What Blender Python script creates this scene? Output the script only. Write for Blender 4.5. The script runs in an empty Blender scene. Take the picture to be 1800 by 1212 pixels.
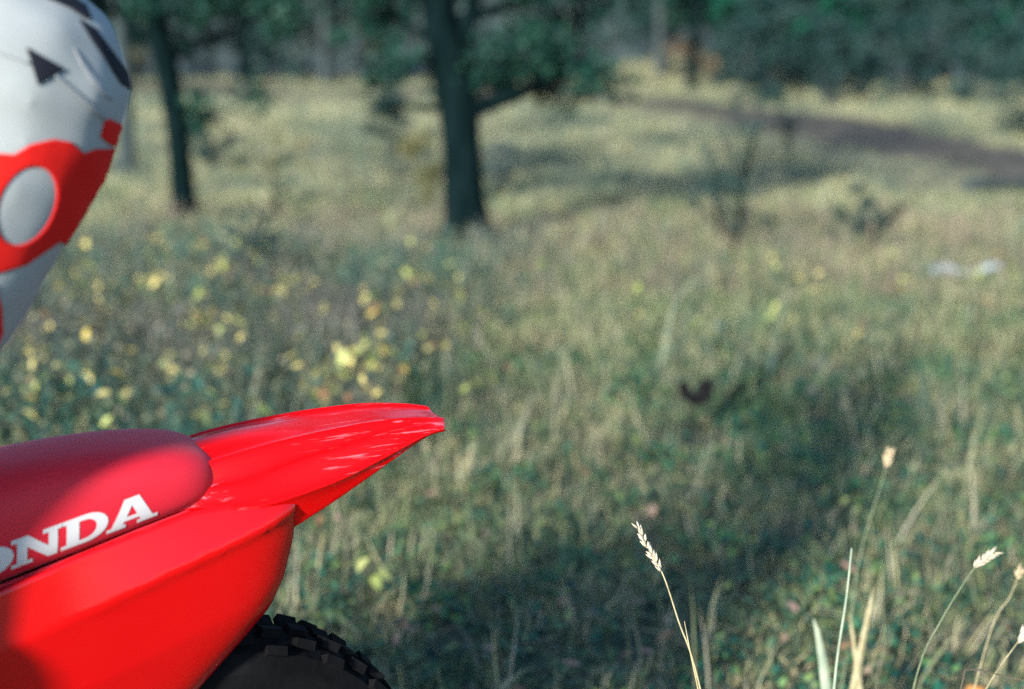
import bpy, bmesh, math, random
import numpy as np
from mathutils import Vector, Matrix, noise as mnoise
from mathutils.bvhtree import BVHTree

scene = bpy.context.scene
C = scene.collection
PI = math.pi
rng = np.random.default_rng(7)
random.seed(7)

# ------------------------------------------------------------------ camera
CAM_H = 1.445
PITCH = math.atan(530 / 2500.0)
cam_d = bpy.data.cameras.new('camera')
cam = bpy.data.objects.new('camera', cam_d)
C.objects.link(cam)
cam.location = (0, 0, CAM_H)
cam.rotation_euler = (PI / 2 - PITCH, 0, 0)
cam_d.sensor_width = 36.0
cam_d.lens = 50.0
cam_d.clip_start = 0.05
cam_d.clip_end = 2000.0
cam_d.dof.use_dof = True
cam_d.dof.focus_distance = 1.96
cam_d.dof.aperture_fstop = 1.95
scene.camera = cam

# ------------------------------------------------------------------ sky and sun
SUN_EL = math.radians(20.0)
SUN_AZ = math.radians(208.5)            # compass bearing of the sun, +Y is north
world = bpy.data.worlds.new('World')
scene.world = world
world.use_nodes = True
wn = world.node_tree
for n in list(wn.nodes):
    wn.nodes.remove(n)
sky = wn.nodes.new('ShaderNodeTexSky')
sky.sky_type = 'NISHITA'
sky.sun_disc = False
sky.sun_elevation = SUN_EL
sky.sun_rotation = SUN_AZ
sky.air_density = 1.0
sky.dust_density = 0.6
sky.ozone_density = 4.0
bg = wn.nodes.new('ShaderNodeBackground')
bg.inputs['Strength'].default_value = 0.115
wo = wn.nodes.new('ShaderNodeOutputWorld')
wn.links.new(sky.outputs[0], bg.inputs['Color'])
wn.links.new(bg.outputs[0], wo.inputs['Surface'])

to_sun = Vector((math.sin(SUN_AZ) * math.cos(SUN_EL), math.cos(SUN_AZ) * math.cos(SUN_EL), math.sin(SUN_EL)))
sun_d = bpy.data.lights.new('sun', 'SUN')
sun_d.energy = 3.9
sun_d.angle = math.radians(5.5)
sun_d.color = (1.0, 0.97, 0.90)
sun = bpy.data.objects.new('sun', sun_d)
sun.rotation_euler = (-to_sun).to_track_quat('-Z', 'Y').to_euler()
sun.location = to_sun * 30
C.objects.link(sun)

vs = scene.view_settings
vs.view_transform = 'Standard'
vs.look = 'None'
vs.gamma = 1.0
vs.use_curve_mapping = False
vs.exposure = 1.2

cy = scene.cycles
cy.use_denoising = False
cy.use_adaptive_sampling = False
cy.max_bounces = 4
cy.diffuse_bounces = 2
cy.glossy_bounces = 2
cy.transmission_bounces = 2
cy.transparent_max_bounces = 4
cy.sample_clamp_indirect = 3.0
cy.sample_clamp_direct = 8.0
scene.render.film_transparent = False


# ================================================================== helpers
def principled(name, color=(0.5, 0.5, 0.5), rough=0.6, spec=0.3):
    m = bpy.data.materials.new(name)
    m.use_nodes = True
    b = m.node_tree.nodes['Principled BSDF']
    b.inputs['Base Color'].default_value = (*color, 1)
    b.inputs['Roughness'].default_value = rough
    b.inputs['Specular IOR Level'].default_value = spec
    return m, m.node_tree, b


def ramp(nt, fac, stops, interp='LINEAR'):
    r = nt.nodes.new('ShaderNodeValToRGB')
    r.color_ramp.interpolation = interp
    el = r.color_ramp.elements
    while len(el) < len(stops):
        el.new(0.5)
    for e, (p, c) in zip(el, stops):
        e.position = p
        e.color = (*c, 1)
    if fac is not None:
        nt.links.new(fac, r.inputs['Fac'])
    return r.outputs['Color']


def noise_fac(nt, scale, detail=3.0, vec=None, rough=0.55, stretch=None):
    n = nt.nodes.new('ShaderNodeTexNoise')
    n.inputs['Scale'].default_value = scale
    n.inputs['Detail'].default_value = detail
    n.inputs['Roughness'].default_value = rough
    if vec is None:
        tc = nt.nodes.new('ShaderNodeTexCoord')
        vec = tc.outputs['Object']
    if stretch:
        mp = nt.nodes.new('ShaderNodeMapping')
        mp.inputs['Scale'].default_value = stretch
        nt.links.new(vec, mp.inputs['Vector'])
        vec = mp.outputs['Vector']
    nt.links.new(vec, n.inputs['Vector'])
    return n.outputs['Fac']


def bump(nt, b, fac, strength, dist):
    bm = nt.nodes.new('ShaderNodeBump')
    bm.inputs['Strength'].default_value = strength
    bm.inputs['Distance'].default_value = dist
    nt.links.new(fac, bm.inputs['Height'])
    nt.links.new(bm.outputs[0], b.inputs['Normal'])


def math_node(nt, op, a, b=None, clamp=False):
    n = nt.nodes.new('ShaderNodeMath')
    n.operation = op
    n.use_clamp = clamp
    for i, v in enumerate((a, b)):
        if v is None:
            continue
        if isinstance(v, (int, float)):
            n.inputs[i].default_value = v
        else:
            nt.links.new(v, n.inputs[i])
    return n.outputs[0]


def noisy(name, c1, c2, scale, rough=0.8, spec=0.2, bmp=0.0, bscale=None, stretch=None, detail=4):
    m, nt, b = principled(name, c1, rough, spec)
    f = noise_fac(nt, scale, detail, stretch=stretch)
    nt.links.new(ramp(nt, f, [(0.35, c1), (0.68, c2)]), b.inputs['Base Color'])
    if bmp:
        f2 = noise_fac(nt, bscale or scale * 3, 4, stretch=stretch)
        bump(nt, b, f2, 0.6, bmp)
    return m


def mesh_from(name, verts, faces, smooth=True):
    me = bpy.data.meshes.new(name)
    me.from_pydata([tuple(v) for v in verts], [], faces)
    if smooth:
        for p in me.polygons:
            p.use_smooth = True
    me.update()
    return me


def obj(name, me, m=None, parent=None, loc=None):
    o = bpy.data.objects.new(name, me)
    C.objects.link(o)
    if m is not None and me is not None and len(me.materials) == 0:
        me.materials.append(m)
    if parent is not None:
        o.parent = parent
    if loc is not None:
        o.location = loc
    return o


def tag(o, label=None, cat=None, group=None, kind=None):
    if label:
        o['label'] = label
    if cat:
        o['category'] = cat
    if group:
        o['group'] = group
    if kind:
        o['kind'] = kind
    return o


def empty(name, loc=(0, 0, 0), rz=0.0):
    o = bpy.data.objects.new(name, None)
    o.location = loc
    o.rotation_euler = (0, 0, rz)
    o.empty_display_size = 0.1
    C.objects.link(o)
    return o


class MB:
    """collects faces for one mesh"""
    def __init__(self):
        self.v = []
        self.f = []

    def tube(self, pts, radii, n=8, cap=True, jitter=0.0, seed=0):
        rr = random.Random(seed)
        pts = [Vector(p) for p in pts]
        if not hasattr(radii, '__len__'):
            radii = [radii] * len(pts)
        base = len(self.v)
        up = None
        for i, p in enumerate(pts):
            a = pts[max(i - 1, 0)]
            b = pts[min(i + 1, len(pts) - 1)]
            d = (b - a)
            if d.length < 1e-9:
                d = Vector((0, 0, 1))
            d.normalize()
            if up is None:
                up = d.orthogonal().normalized()
            else:
                up = (up - d * up.dot(d))
                if up.length < 1e-6:
                    up = d.orthogonal()
                up.normalize()
            s = d.cross(up)
            for k in range(n):
                a_ = 2 * PI * k / n
                r = radii[i] * (1 + jitter * (rr.random() - 0.5) * 2)
                self.v.append(p + up * math.cos(a_) * r + s * math.sin(a_) * r)
        for i in range(len(pts) - 1):
            for k in range(n):
                k2 = (k + 1) % n
                self.f.append((base + i * n + k, base + i * n + k2, base + (i + 1) * n + k2, base + (i + 1) * n + k))
        if cap:
            self.f.append(tuple(base + k for k in reversed(range(n))))
            e = base + (len(pts) - 1) * n
            self.f.append(tuple(e + k for k in range(n)))
        return self

    def rings(self, rings, closed=True, capends=True):
        base = len(self.v)
        n = len(rings[0])
        for r in rings:
            self.v.extend(Vector(p) for p in r)
        for i in range(len(rings) - 1):
            for k in range(n if closed else n - 1):
                k2 = (k + 1) % n
                self.f.append((base + i * n + k, base + (i + 1) * n + k, base + (i + 1) * n + k2, base + i * n + k2))
        if capends and closed:
            self.f.append(tuple(base + k for k in range(n)))
            e = base + (len(rings) - 1) * n
            self.f.append(tuple(e + k for k in reversed(range(n))))
        return self

    def box(self, c, s, rot=None):
        base = len(self.v)
        for dx in (-.5, .5):
            for dy in (-.5, .5):
                for dz in (-.5, .5):
                    p = Vector((dx * s[0], dy * s[1], dz * s[2]))
                    if rot is not None:
                        p = rot @ p
                    self.v.append(p + Vector(c))
        q = [(0, 1, 3, 2), (4, 6, 7, 5), (0, 4, 5, 1), (2, 3, 7, 6), (0, 2, 6, 4), (1, 5, 7, 3)]
        for f in q:
            self.f.append(tuple(base + i for i in f))
        return self

    def build(self, name, m, parent=None, smooth=True, sub=0, solid=0.0, bevel=0.0, loc=None):
        me = mesh_from(name, self.v, self.f, smooth)
        bm = bmesh.new()
        bm.from_mesh(me)
        bmesh.ops.recalc_face_normals(bm, faces=bm.faces)
        bm.to_mesh(me)
        bm.free()
        o = obj(name, me, m, parent, loc)
        if bevel:
            md = o.modifiers.new('bevel', 'BEVEL')
            md.width = bevel
            md.segments = 2
            md.limit_method = 'ANGLE'
        if solid:
            md = o.modifiers.new('solid', 'SOLIDIFY')
            md.thickness = solid
            md.offset = -1
        if sub:
            md = o.modifiers.new('sub', 'SUBSURF')
            md.levels = sub
            md.render_levels = sub
        return o


def interp(tab, x):
    xs = [t[0] for t in tab]
    return [float(np.interp(x, xs, [t[k] for t in tab])) for k in range(1, len(tab[0]))]


def applied(o):
    """bake the modifiers of an object into its mesh"""
    dg = bpy.context.evaluated_depsgraph_get()
    me = bpy.data.meshes.new_from_object(o.evaluated_get(dg))
    old = o.data
    o.modifiers.clear()
    o.data = me
    bpy.data.meshes.remove(old)
    return o


# ================================================================== terrain
def height(x, y):
    x = np.asarray(x, float)
    y = np.asarray(y, float)
    h = 0.018 * np.sin(1.9 * x + 0.7) * np.sin(1.3 * y + 0.4) + 0.012 * np.sin(4.1 * x - 1.1 * y) * np.cos(3.3 * y)
    far = np.clip((y - 8) / 10, 0, 1)
    h = h + far * (0.07 * np.sin(0.55 * x + 1.2) * np.sin(0.42 * y) + 0.05 * np.sin(1.1 * x + 0.5 * y))
    h = h + 1.15 * np.exp(-((x - 6.5) / 4.0) ** 2 - ((y - 49.0) / 3.6) ** 2)
    t = np.clip((y - 62) / 120, 0, 1)
    h = h + 13 * t * t * (3 - 2 * t)
    road = np.exp(-((x - np.interp(y, ROAD_Y, ROAD_X)) / 1.3) ** 2) * np.clip((y - 12) / 6, 0, 1) * np.clip((42 - y) / 8, 0, 1)
    return h * (1 - 0.9 * road)


ROAD_Y = [0, 10, 16.4, 18.2, 21.5, 25.5, 31, 37, 42]
ROAD_X = [9.5, 7.6, 6.6, 6.35, 5.85, 5.5, 4.9, 3.2, 0.5]

xs = np.concatenate([np.linspace(-260, -40, 19)[:-1], np.linspace(-40, -9, 32)[:-1], np.linspace(-9, 9, 91)[:-1], np.linspace(9, 40, 32)[:-1], np.linspace(40, 260, 19)])
ys = np.concatenate([np.linspace(-160, -6, 16)[:-1], np.linspace(-6, 20, 131)[:-1], np.linspace(20, 70, 84)[:-1], np.linspace(70, 200, 40)[:-1], np.linspace(200, 420, 15)])
X, Y = np.meshgrid(xs, ys)
Z = height(X, Y)
nx, ny = len(xs), len(ys)
gv = np.stack([X.ravel(), Y.ravel(), Z.ravel()], 1)
gf = [(j * nx + i, j * nx + i + 1, (j + 1) * nx + i + 1, (j + 1) * nx + i) for j in range(ny - 1) for i in range(nx - 1)]
m_ground, nt, b = principled('soil_and_thatch', (0.05, 0.05, 0.03), 0.95, 0.1)
f1 = noise_fac(nt, 9.0, 6)
f2 = noise_fac(nt, 0.35, 3)
cA = ramp(nt, f1, [(0.3, (0.008, 0.040, 0.040)), (0.5, (0.075, 0.09, 0.055)), (0.7, (0.18, 0.165, 0.11))])
cB = ramp(nt, f1, [(0.3, (0.11, 0.12, 0.075)), (0.7, (0.30, 0.27, 0.16))])
mx = nt.nodes.new('ShaderNodeMix')
mx.data_type = 'RGBA'
geo = nt.nodes.new('ShaderNodeNewGeometry')
sp = nt.nodes.new('ShaderNodeSeparateXYZ')
nt.links.new(geo.outputs['Position'], sp.inputs[0])
mr = nt.nodes.new('ShaderNodeMapRange')
mr.inputs['From Min'].default_value = 7.0
mr.inputs['From Max'].default_value = 14.0
nt.links.new(sp.outputs['Y'], mr.inputs['Value'])
nt.links.new(mr.outputs[0], mx.inputs['Factor'])
nt.links.new(cA, mx.inputs[6])
nt.links.new(cB, mx.inputs[7])
mr2 = nt.nodes.new('ShaderNodeMapRange')
mr2.inputs['From Min'].default_value = 52.0
mr2.inputs['From Max'].default_value = 66.0
nt.links.new(sp.outputs['Y'], mr2.inputs['Value'])
mx2 = nt.nodes.new('ShaderNodeMix')
mx2.data_type = 'RGBA'
nt.links.new(mr2.outputs[0], mx2.inputs['Factor'])
nt.links.new(mx.outputs[2], mx2.inputs[6])
nt.links.new(ramp(nt, noise_fac(nt, 0.5, 5), [(.3, (.03, .05, .05)), (.7, (.10, .12, .10))]), mx2.inputs[7])
nt.links.new(mx2.outputs[2], b.inputs['Base Color'])
bump(nt, b, f1, 0.8, 0.03)
ground = obj('ground', mesh_from('ground', gv, gf), m_ground)
tag(ground, 'meadow ground of dark soil and thatch under the grass', kind='structure')

# dirt road: strip that follows the terrain
top = [(-60, 62), (-25, 55), (-8.75, 49.4), (-2.7, 45.7), (2.66, 42.1), (5.57, 35.3), (6.3, 29.0), (6.63, 23.9), (7.15, 20.0), (8.6, 10.0), (10.5, 0)]
bot = [(-60, 56), (-22, 48.5), (-7.64, 44.0), (-2.36, 41.2), (2.1, 37.4), (3.6, 31.0), (4.1, 26.6), (4.55, 21.4), (5.1, 17.8), (6.5, 9.0), (8.2, -1)]
NS, NW = 160, 7
pt = np.array(top)
pb = np.array(bot)
tt = np.linspace(0, len(top) - 1, NS)
rv = []
for i in range(NS):
    a = np.array([np.interp(tt[i], range(len(top)), pt[:, k]) for k in (0, 1)])
    c = np.array([np.interp(tt[i], range(len(bot)), pb[:, k]) for k in (0, 1)])
    wob = 0.12 * math.sin(i * 0.7) + 0.1 * math.sin(i * 1.9 + 1)
    for k in range(NW):
        s = k / (NW - 1)
        q = a * (1 - s) + c * s + np.array([wob * (abs(s - .5) * 2), 0])
        rut = -0.035 * (math.exp(-((s - 0.27) / 0.1) ** 2) + math.exp(-((s - 0.73) / 0.1) ** 2))
        edge = -0.05 if k in (0, NW - 1) else 0.0
        rv.append((q[0], q[1], float(height(q[0], q[1])) + 0.06 + rut + edge))
rf = [(i * NW + k, i * NW + k + 1, (i + 1) * NW + k + 1, (i + 1) * NW + k) for i in range(NS - 1) for k in range(NW - 1)]
m_road = noisy('road_dirt', (0.06, 0.056, 0.045), (0.15, 0.13, 0.10), 2.2, 0.95, 0.1, 0.03, 14)
road = obj('dirt_road', mesh_from('dirt_road', rv, rf), m_road)
tag(road, 'dark dirt track curving through the meadow in front of the wood', kind='structure')


def in_road(x, y):
    a = np.interp(y, ROAD_Y, ROAD_X)
    w = np.interp(y, [10, 20, 30, 38], [0.75, 0.85, 0.95, 1.4])
    r1 = (np.abs(x - a + .1 + .25 * np.sin(y * 2.3) * np.sin(y * .9)) < w) & (y < 38)
    ly_top = np.interp(x, [-60, -25, -8.75, -2.7, 2.66], [62, 55, 49.4, 45.7, 42.1])
    ly_bot = np.interp(x, [-60, -22, -7.64, -2.36, 2.1], [56, 48.5, 44, 41.2, 37.4])
    r2 = (x < 3.4) & (y > ly_bot) & (y < ly_top)
    return r1 | r2


# ================================================================== materials
def plastic(name, col, rough, scratch=0.0, spec=0.4, painted_glints=False):
    m, nt, b = principled(name, col, rough, spec)
    f = noise_fac(nt, 6, 5, stretch=(0.6, 5, 5))
    f2 = noise_fac(nt, 140, 3, stretch=(0.12, 1.0, 1.0))
    r1 = ramp(nt, f, [(0.3, (rough * 0.75,) * 3), (0.75, (rough * 1.35,) * 3)])
    nt.links.new(r1, b.inputs['Roughness'])
    if painted_glints:   # long pale highlight streaks along the part, painted into the base colour
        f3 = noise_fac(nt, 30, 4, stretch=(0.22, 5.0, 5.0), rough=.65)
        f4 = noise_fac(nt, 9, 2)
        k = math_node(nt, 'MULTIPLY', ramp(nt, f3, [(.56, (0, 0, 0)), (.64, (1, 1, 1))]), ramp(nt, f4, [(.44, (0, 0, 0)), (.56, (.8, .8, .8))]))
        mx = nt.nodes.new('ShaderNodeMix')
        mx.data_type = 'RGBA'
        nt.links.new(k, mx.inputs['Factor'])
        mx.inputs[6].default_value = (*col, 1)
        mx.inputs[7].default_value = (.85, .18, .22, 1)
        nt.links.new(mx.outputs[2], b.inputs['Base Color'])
    if scratch:
        bump(nt, b, f2, scratch, 0.0006)
    return m


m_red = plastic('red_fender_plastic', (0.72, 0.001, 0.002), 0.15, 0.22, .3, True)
m_panel = plastic('red_panel_plastic', (0.56, 0.001, 0.0022), 0.2, 0.04, .6)
m_seat, nt, b = principled('red_seat_vinyl', (0.62, 0.012, 0.030), 0.55, 0.4)
f = noise_fac(nt, 900, 2)
bump(nt, b, f, 0.25, 0.0005)
b.inputs['Sheen Weight'].default_value = 0.10
b.inputs['Sheen Roughness'].default_value = 0.4
b.inputs['Sheen Tint'].default_value = (1.0, 0.75, 0.82, 1)
m_letter = principled('white_print', (0.60, 0.58, 0.585), 0.5, 0.3)[0]
m_rubber = noisy('tyre_rubber', (0.004, 0.004, 0.0045), (0.009, 0.009, 0.010), 14, 0.95, 0.08, 0.003, 60)
m_black = noisy('black_plastic', (0.012, 0.012, 0.013), (0.025, 0.025, 0.026), 20, 0.55, 0.4)
m_alu = noisy('raw_aluminium', (0.42, 0.43, 0.44), (0.55, 0.55, 0.56), 10, 0.38, 0.5)
m_alu.node_tree.nodes['Principled BSDF'].inputs['Metallic'].default_value = 1.0
m_steel = noisy('dark_steel', (0.10, 0.10, 0.11), (0.20, 0.19, 0.18), 12, 0.45, 0.5)
m_steel.node_tree.nodes['Principled BSDF'].inputs['Metallic'].default_value = 1.0
m_white = noisy('white_plastic', (0.68, 0.69, 0.69), (0.78, 0.78, 0.77), 8, 0.4, 0.4)

# ================================================================== motorcycle
PHI = math.radians(30)
LEAN = math.radians(6)
FW = Vector((-math.cos(PHI), -math.sin(PHI), 0))
LF0 = Vector((math.sin(PHI), -math.cos(PHI), 0))
UP = Vector((0, 0, 1)) * math.cos(LEAN) + LF0 * math.sin(LEAN)
LF = LF0 * math.cos(LEAN) - Vector((0, 0, 1)) * math.sin(LEAN)
BIKE_O = Vector((-0.505, 1.828, 0.004))
BIKE_M = Matrix(((FW.x, LF.x, UP.x, BIKE_O.x), (FW.y, LF.y, UP.y, BIKE_O.y), (FW.z, LF.z, UP.z, BIKE_O.z), (0, 0, 0, 1)))
bike = empty('motorcycle')
bike.matrix_world = BIKE_M
tag(bike, 'red off-road motorcycle, its rear fender, seat and side panel in the lower left', 'motorcycle')

# --- rear fender
FEN = [  # x, crease z, crease y, edge y, edge z, skirt y, skirt z
    (-0.385, .936, .026, .050, .930, .047, .927),
    (-0.365, .943, .030, .057, .932, .054, .927),
    (-0.31, .951, .036, .068, .917, .063, .902),
    (-0.23, .950, .042, .079, .894, .070, .862),
    (-0.16, .946, .045, .087, .884, .074, .830),
    (-0.12, .942, .047, .089, .879, .076, .815),
    (-0.085, .937, .049, .087, .878, .074, .80),
    (-0.05, .931, .048, .076, .884, .062, .80),
    (-0.02, .924, .045, .062, .882, .052, .79),
    (0.05, .905, .044, .056, .865, .050, .77),
    (0.12, .880, .044, .054, .840, .050, .75)]
rings = []
for x in [-.385, -.381, -.372, -.355, -.33, -.30, -.26, -.22, -.18, -.145, -.115, -.09, -.065, -.04, -.01, .05, .12]:
    zc, yc, ye, ze, ys_, zs = interp(FEN, x)
    tipf = max(0.0, 1 - (x + .385) / .07)
    half = []
    def P(y, z):
        bow = -0.022 * (1 - (y / .06) ** 2) * tipf ** 1.5
        half.append((x + bow, y, z))
    crown = .018 * min(1, max(0, (x + .22) / .17))
    P(0.0, zc - .0045 + crown)
    P(yc * .5, zc - .0045 + crown * .8)
    P(yc - .008, zc - .0035)
    P(yc - .002, zc + .002)
    P(yc + .003, zc - .0005)
    m_y, m_z = yc * .55 + ye * .45, zc * .55 + ze * .45
    rise = .0055 * min(1, max(0, (-x - .12) / .05)) * min(1, max(0, (x + .36) / .06))
    dip = .006 * min(1, max(0, (x + .16) / .06))
    P(m_y - .004, m_z + .001 - dip)
    P(m_y, m_z + .001 + rise - dip)
    P(m_y + .004, m_z - .002 + rise - dip)
    P(ye - .006, ze + .004)
    P(ye - .001, ze + .001)
    P(ye, ze - .002)
    P(ye - .003, ze - .006)
    P((ye + ys_) * .5 - .002, ze * .5 + zs * .5)
    P(ys_, zs)
    full = [(px, -py, pz) for px, py, pz in reversed(half[1:])] + half
    rings.append(full)
mb = MB()
mb.rings(rings, closed=False, capends=False)
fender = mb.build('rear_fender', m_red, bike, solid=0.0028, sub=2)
fender['label'] = 'glossy red rear fender tapering to a blunt tip'

# --- seat
SEAT = [  # x, half width, top z, bottom z
    (-.076, .018, .917, .899), (-.073, .034, .926, .894), (-.066, .050, .935, .890), (-.054, .062, .943, .886),
    (-.036, .071, .950, .882), (-.01, .077, .956, .876), (.04, .081, .962, .866), (.10, .083, .964, .851),
    (.18, .085, .960, .832), (.28, .088, .950, .81), (.40, .087, .935, .785), (.52, .078, .925, .77),
    (.62, .062, .932, .78), (.72, .05, .955, .82), (.80, .042, .968, .86)]
rings = []
for x, w, zt, zb in SEAT:
    h = zt - zb
    half = [(0, zt), (.35 * w, zt - .001), (.62 * w, zt - .05 * h), (.82 * w, zt - .15 * h), (.93 * w, zt - .30 * h), (.985 * w, zt - .5 * h),
            (1.0 * w, zt - .68 * h), (.975 * w, zt - .83 * h), (.90 * w, zt - .94 * h), (.80 * w, zb)]
    ring = [(x, y, z) for y, z in half] + [(x, 0, zb)] + [(x, -y, z) for y, z in reversed(half[1:])]
    rings.append(ring)
mb = MB()
mb.rings(rings)
seat = mb.build('seat', m_seat, bike, sub=2)
seat['label'] = 'red vinyl seat with white lettering along its side'
# piping / base lip of the seat
lip = []
for x, w, zt, zb in SEAT[::-1]:
    lip.append((x, .86 * w, zb - .002))
for x, w, zt, zb in SEAT:
    lip.append((x, -.86 * w, zb - .002))
MB().tube(lip, .0028, 6).build('seat_base_lip', m_seat, seat)

# letters, cut as slab-serif polygons (unit cap height)
def letter_polys(ch):
    s = .14   # serif thickness
    if ch == 'H':
        return [[(0, 0), (.5, 0), (.5, s), (.38, s), (.38, .42), (.72, .42), (.72, s), (.60, s), (.60, 0), (1.10, 0), (1.10, s), (.98, s), (.98, 1 - s), (1.10, 1 - s),
                 (1.10, 1), (.60, 1), (.60, 1 - s), (.72, 1 - s), (.72, .60), (.38, .60), (.38, 1 - s), (.5, 1 - s), (.5, 1), (0, 1), (0, 1 - s), (.12, 1 - s), (.12, s), (0, s)]], 1.10
    if ch == 'N':
        return [[(0, 0), (.46, 0), (.46, s), (.34, s), (.34, .62), (.80, 0), (1.0, 0), (1.0, 1 - s), (1.12, 1 - s), (1.12, 1), (.68, 1), (.68, 1 - s), (.80, 1 - s),
                 (.80, .40), (.36, 1), (0, 1), (0, 1 - s), (.12, 1 - s), (.12, s), (0, s)]], 1.12
    if ch == 'A':
        return [('ring', [(0, 0), (.44, 0), (.44, s), (.36, s), (.40, .24), (.74, .24), (.78, s), (.70, s), (.70, 0), (1.18, 0), (1.18, s), (1.06, s), (.74, 1), (.40, 1), (.10, s), (0, s)],
                 [(.45, .38), (.69, .38), (.57, .74)])], 1.18
    if ch == 'D':
        out = [(0, 0), (.55, 0)] + [(.55 + .5 * math.sin(t), .5 - .5 * math.cos(t)) for t in np.linspace(.25, PI - .25, 11)] + [(.55, 1), (0, 1), (0, 1 - s), (.12, 1 - s), (.12, s), (0, s)]
        inn = [(.40, .17), (.53, .17)] + [(.53 + .26 * math.sin(t), .5 - .33 * math.cos(t)) for t in np.linspace(.3, PI - .3, 9)] + [(.53, .83), (.40, .83)]
        return [('ring', out, inn)], 1.07
    if ch == 'O':
        out = [(.54 + .54 * math.cos(t), .5 + .52 * math.sin(t)) for t in np.linspace(0, 2 * PI, 29)[:-1]]
        inn = [(.54 + .24 * math.cos(t), .5 + .33 * math.sin(t)) for t in np.linspace(0, 2 * PI, 21)[:-1]]
        return [('ring', out, inn)], 1.08


def fill_outline(loops, cuts=2):
    """triangulate an outline with holes, then split it finely; returns 2d bmesh"""
    bm = bmesh.new()
    for lp in loops:
        vs_ = [bm.verts.new((x, y, 0)) for x, y in lp]
        for i in range(len(vs_)):
            bm.edges.new((vs_[i], vs_[(i + 1) % len(vs_)]))
    bmesh.ops.triangle_fill(bm, use_beauty=True, use_dissolve=False, edges=bm.edges[:])
    for _ in range(cuts):
        bmesh.ops.subdivide_edges(bm, edges=bm.edges[:], cuts=1, use_grid_fill=True)
    return bm


def bvh_of(o):
    dg = bpy.context.evaluated_depsgraph_get()
    e = o.evaluated_get(dg)
    me = e.to_mesh()
    t = BVHTree.FromPolygons([v.co.copy() for v in me.vertices], [tuple(p.vertices) for p in me.polygons])
    e.to_mesh_clear()
    return t


seat_bvh = bvh_of(seat)
cap = 0.037
cur = 0.0195          # right-hand end of the word (bike x)
slope = (.847 - .886) / (.209 - .019)
for ch in 'ADNOH':
    polys, wd = letter_polys(ch)
    bm = fill_outline(list(polys[0][1:]) if polys[0][0] == 'ring' else [polys[0]], 2)
    wl = wd * cap * 1.46
    ok = True
    for v in bm.verts:
        x = cur + (wd - v.co.x) * cap * 1.46
        z = .8845 + slope * (x - .019) + v.co.y * cap
        x += v.co.y * cap * -0.04
        hit = seat_bvh.ray_cast(Vector((x, .3, z)), Vector((0, -1, 0)))
        if hit[0] is None:
            ok = False
            continue
        v.co = hit[0] + hit[1] * 0.0007
    me = bpy.data.meshes.new('letter')
    bm.to_mesh(me)
    bm.free()
    for p in me.polygons:
        p.use_smooth = True
    o = obj('letter', me, m_letter, seat)
    o['label'] = 'white slab-serif letter %s on the seat side' % ch
    cur += wl * 0.955

# --- side panels (left and right)
T = [(-.158, .882), (-.10, .885), (-.026, .883), (.114, .856), (.213, .828), (.34, .797), (.46, .775)]
B = [(.03, .565), (.12, .535), (.24, .515), (.35, .505), (.46, .50)]
Rr = [(-.158, .882), (-.162, .869), (-.159, .825), (-.147, .771), (-.127, .726), (-.096, .692), (-.048, .643), (.03, .565)]
def along(poly, t):
    p = np.array(poly)
    s = np.concatenate([[0], np.cumsum(np.linalg.norm(np.diff(p, axis=0), axis=1))])
    s /= s[-1]
    return np.array([np.interp(t, s, p[:, 0]), np.interp(t, s, p[:, 1])])
Fr = [T[-1], B[-1]]
def panel_y(x, z, xr):
    zc = .850 - (x + .112) * .290
    k = np.interp(x, [-.15, -.05, .06, .16], [1.0, .85, .45, .08])
    y = .112 - np.interp(x, [-.15, .1, .46], [.008, .002, .0])
    d = z - zc
    if d > 0:
        y -= (d * .62 * k + d * .22 * (1 - k))
    else:
        y -= .10 * max(0, -d - .10) + .015 * k * min(1, -d / .03) * 0
        y -= .006 * k * (1 - math.exp(d / .0035))
    e = (x - xr) / .045
    y -= .020 * math.exp(-max(e, 0) * 1.6)
    return y
NU, NV = 44, 54
for side in (1, -1):
    rings = []
    for j in range(NV + 1):
        v = j / NV
        row = []
        for i in range(NU + 1):
            u = (i / NU) ** 1.35
            p = (1 - v) * along(T, u) + v * along(B, u) + (1 - u) * along(Rr, v) + u * along(Fr, v) \
                - ((1 - u) * (1 - v) * np.array(T[0]) + u * (1 - v) * np.array(T[-1]) + (1 - u) * v * np.array(B[0]) + u * v * np.array(B[-1]))
            xr = np.interp(p[1], [q[1] for q in Rr[::-1]], [q[0] for q in Rr[::-1]])
            row.append((p[0], side * panel_y(p[0], p[1], xr), p[1]))
        rings.append(row)
    mb = MB()
    mb.rings(rings, closed=False, capends=False)
    pn = mb.build('side_panel', m_panel, bike, solid=0.003)
    if side == 1:
        pn['label'] = 'glossy red side panel below the lettered seat'

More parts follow.
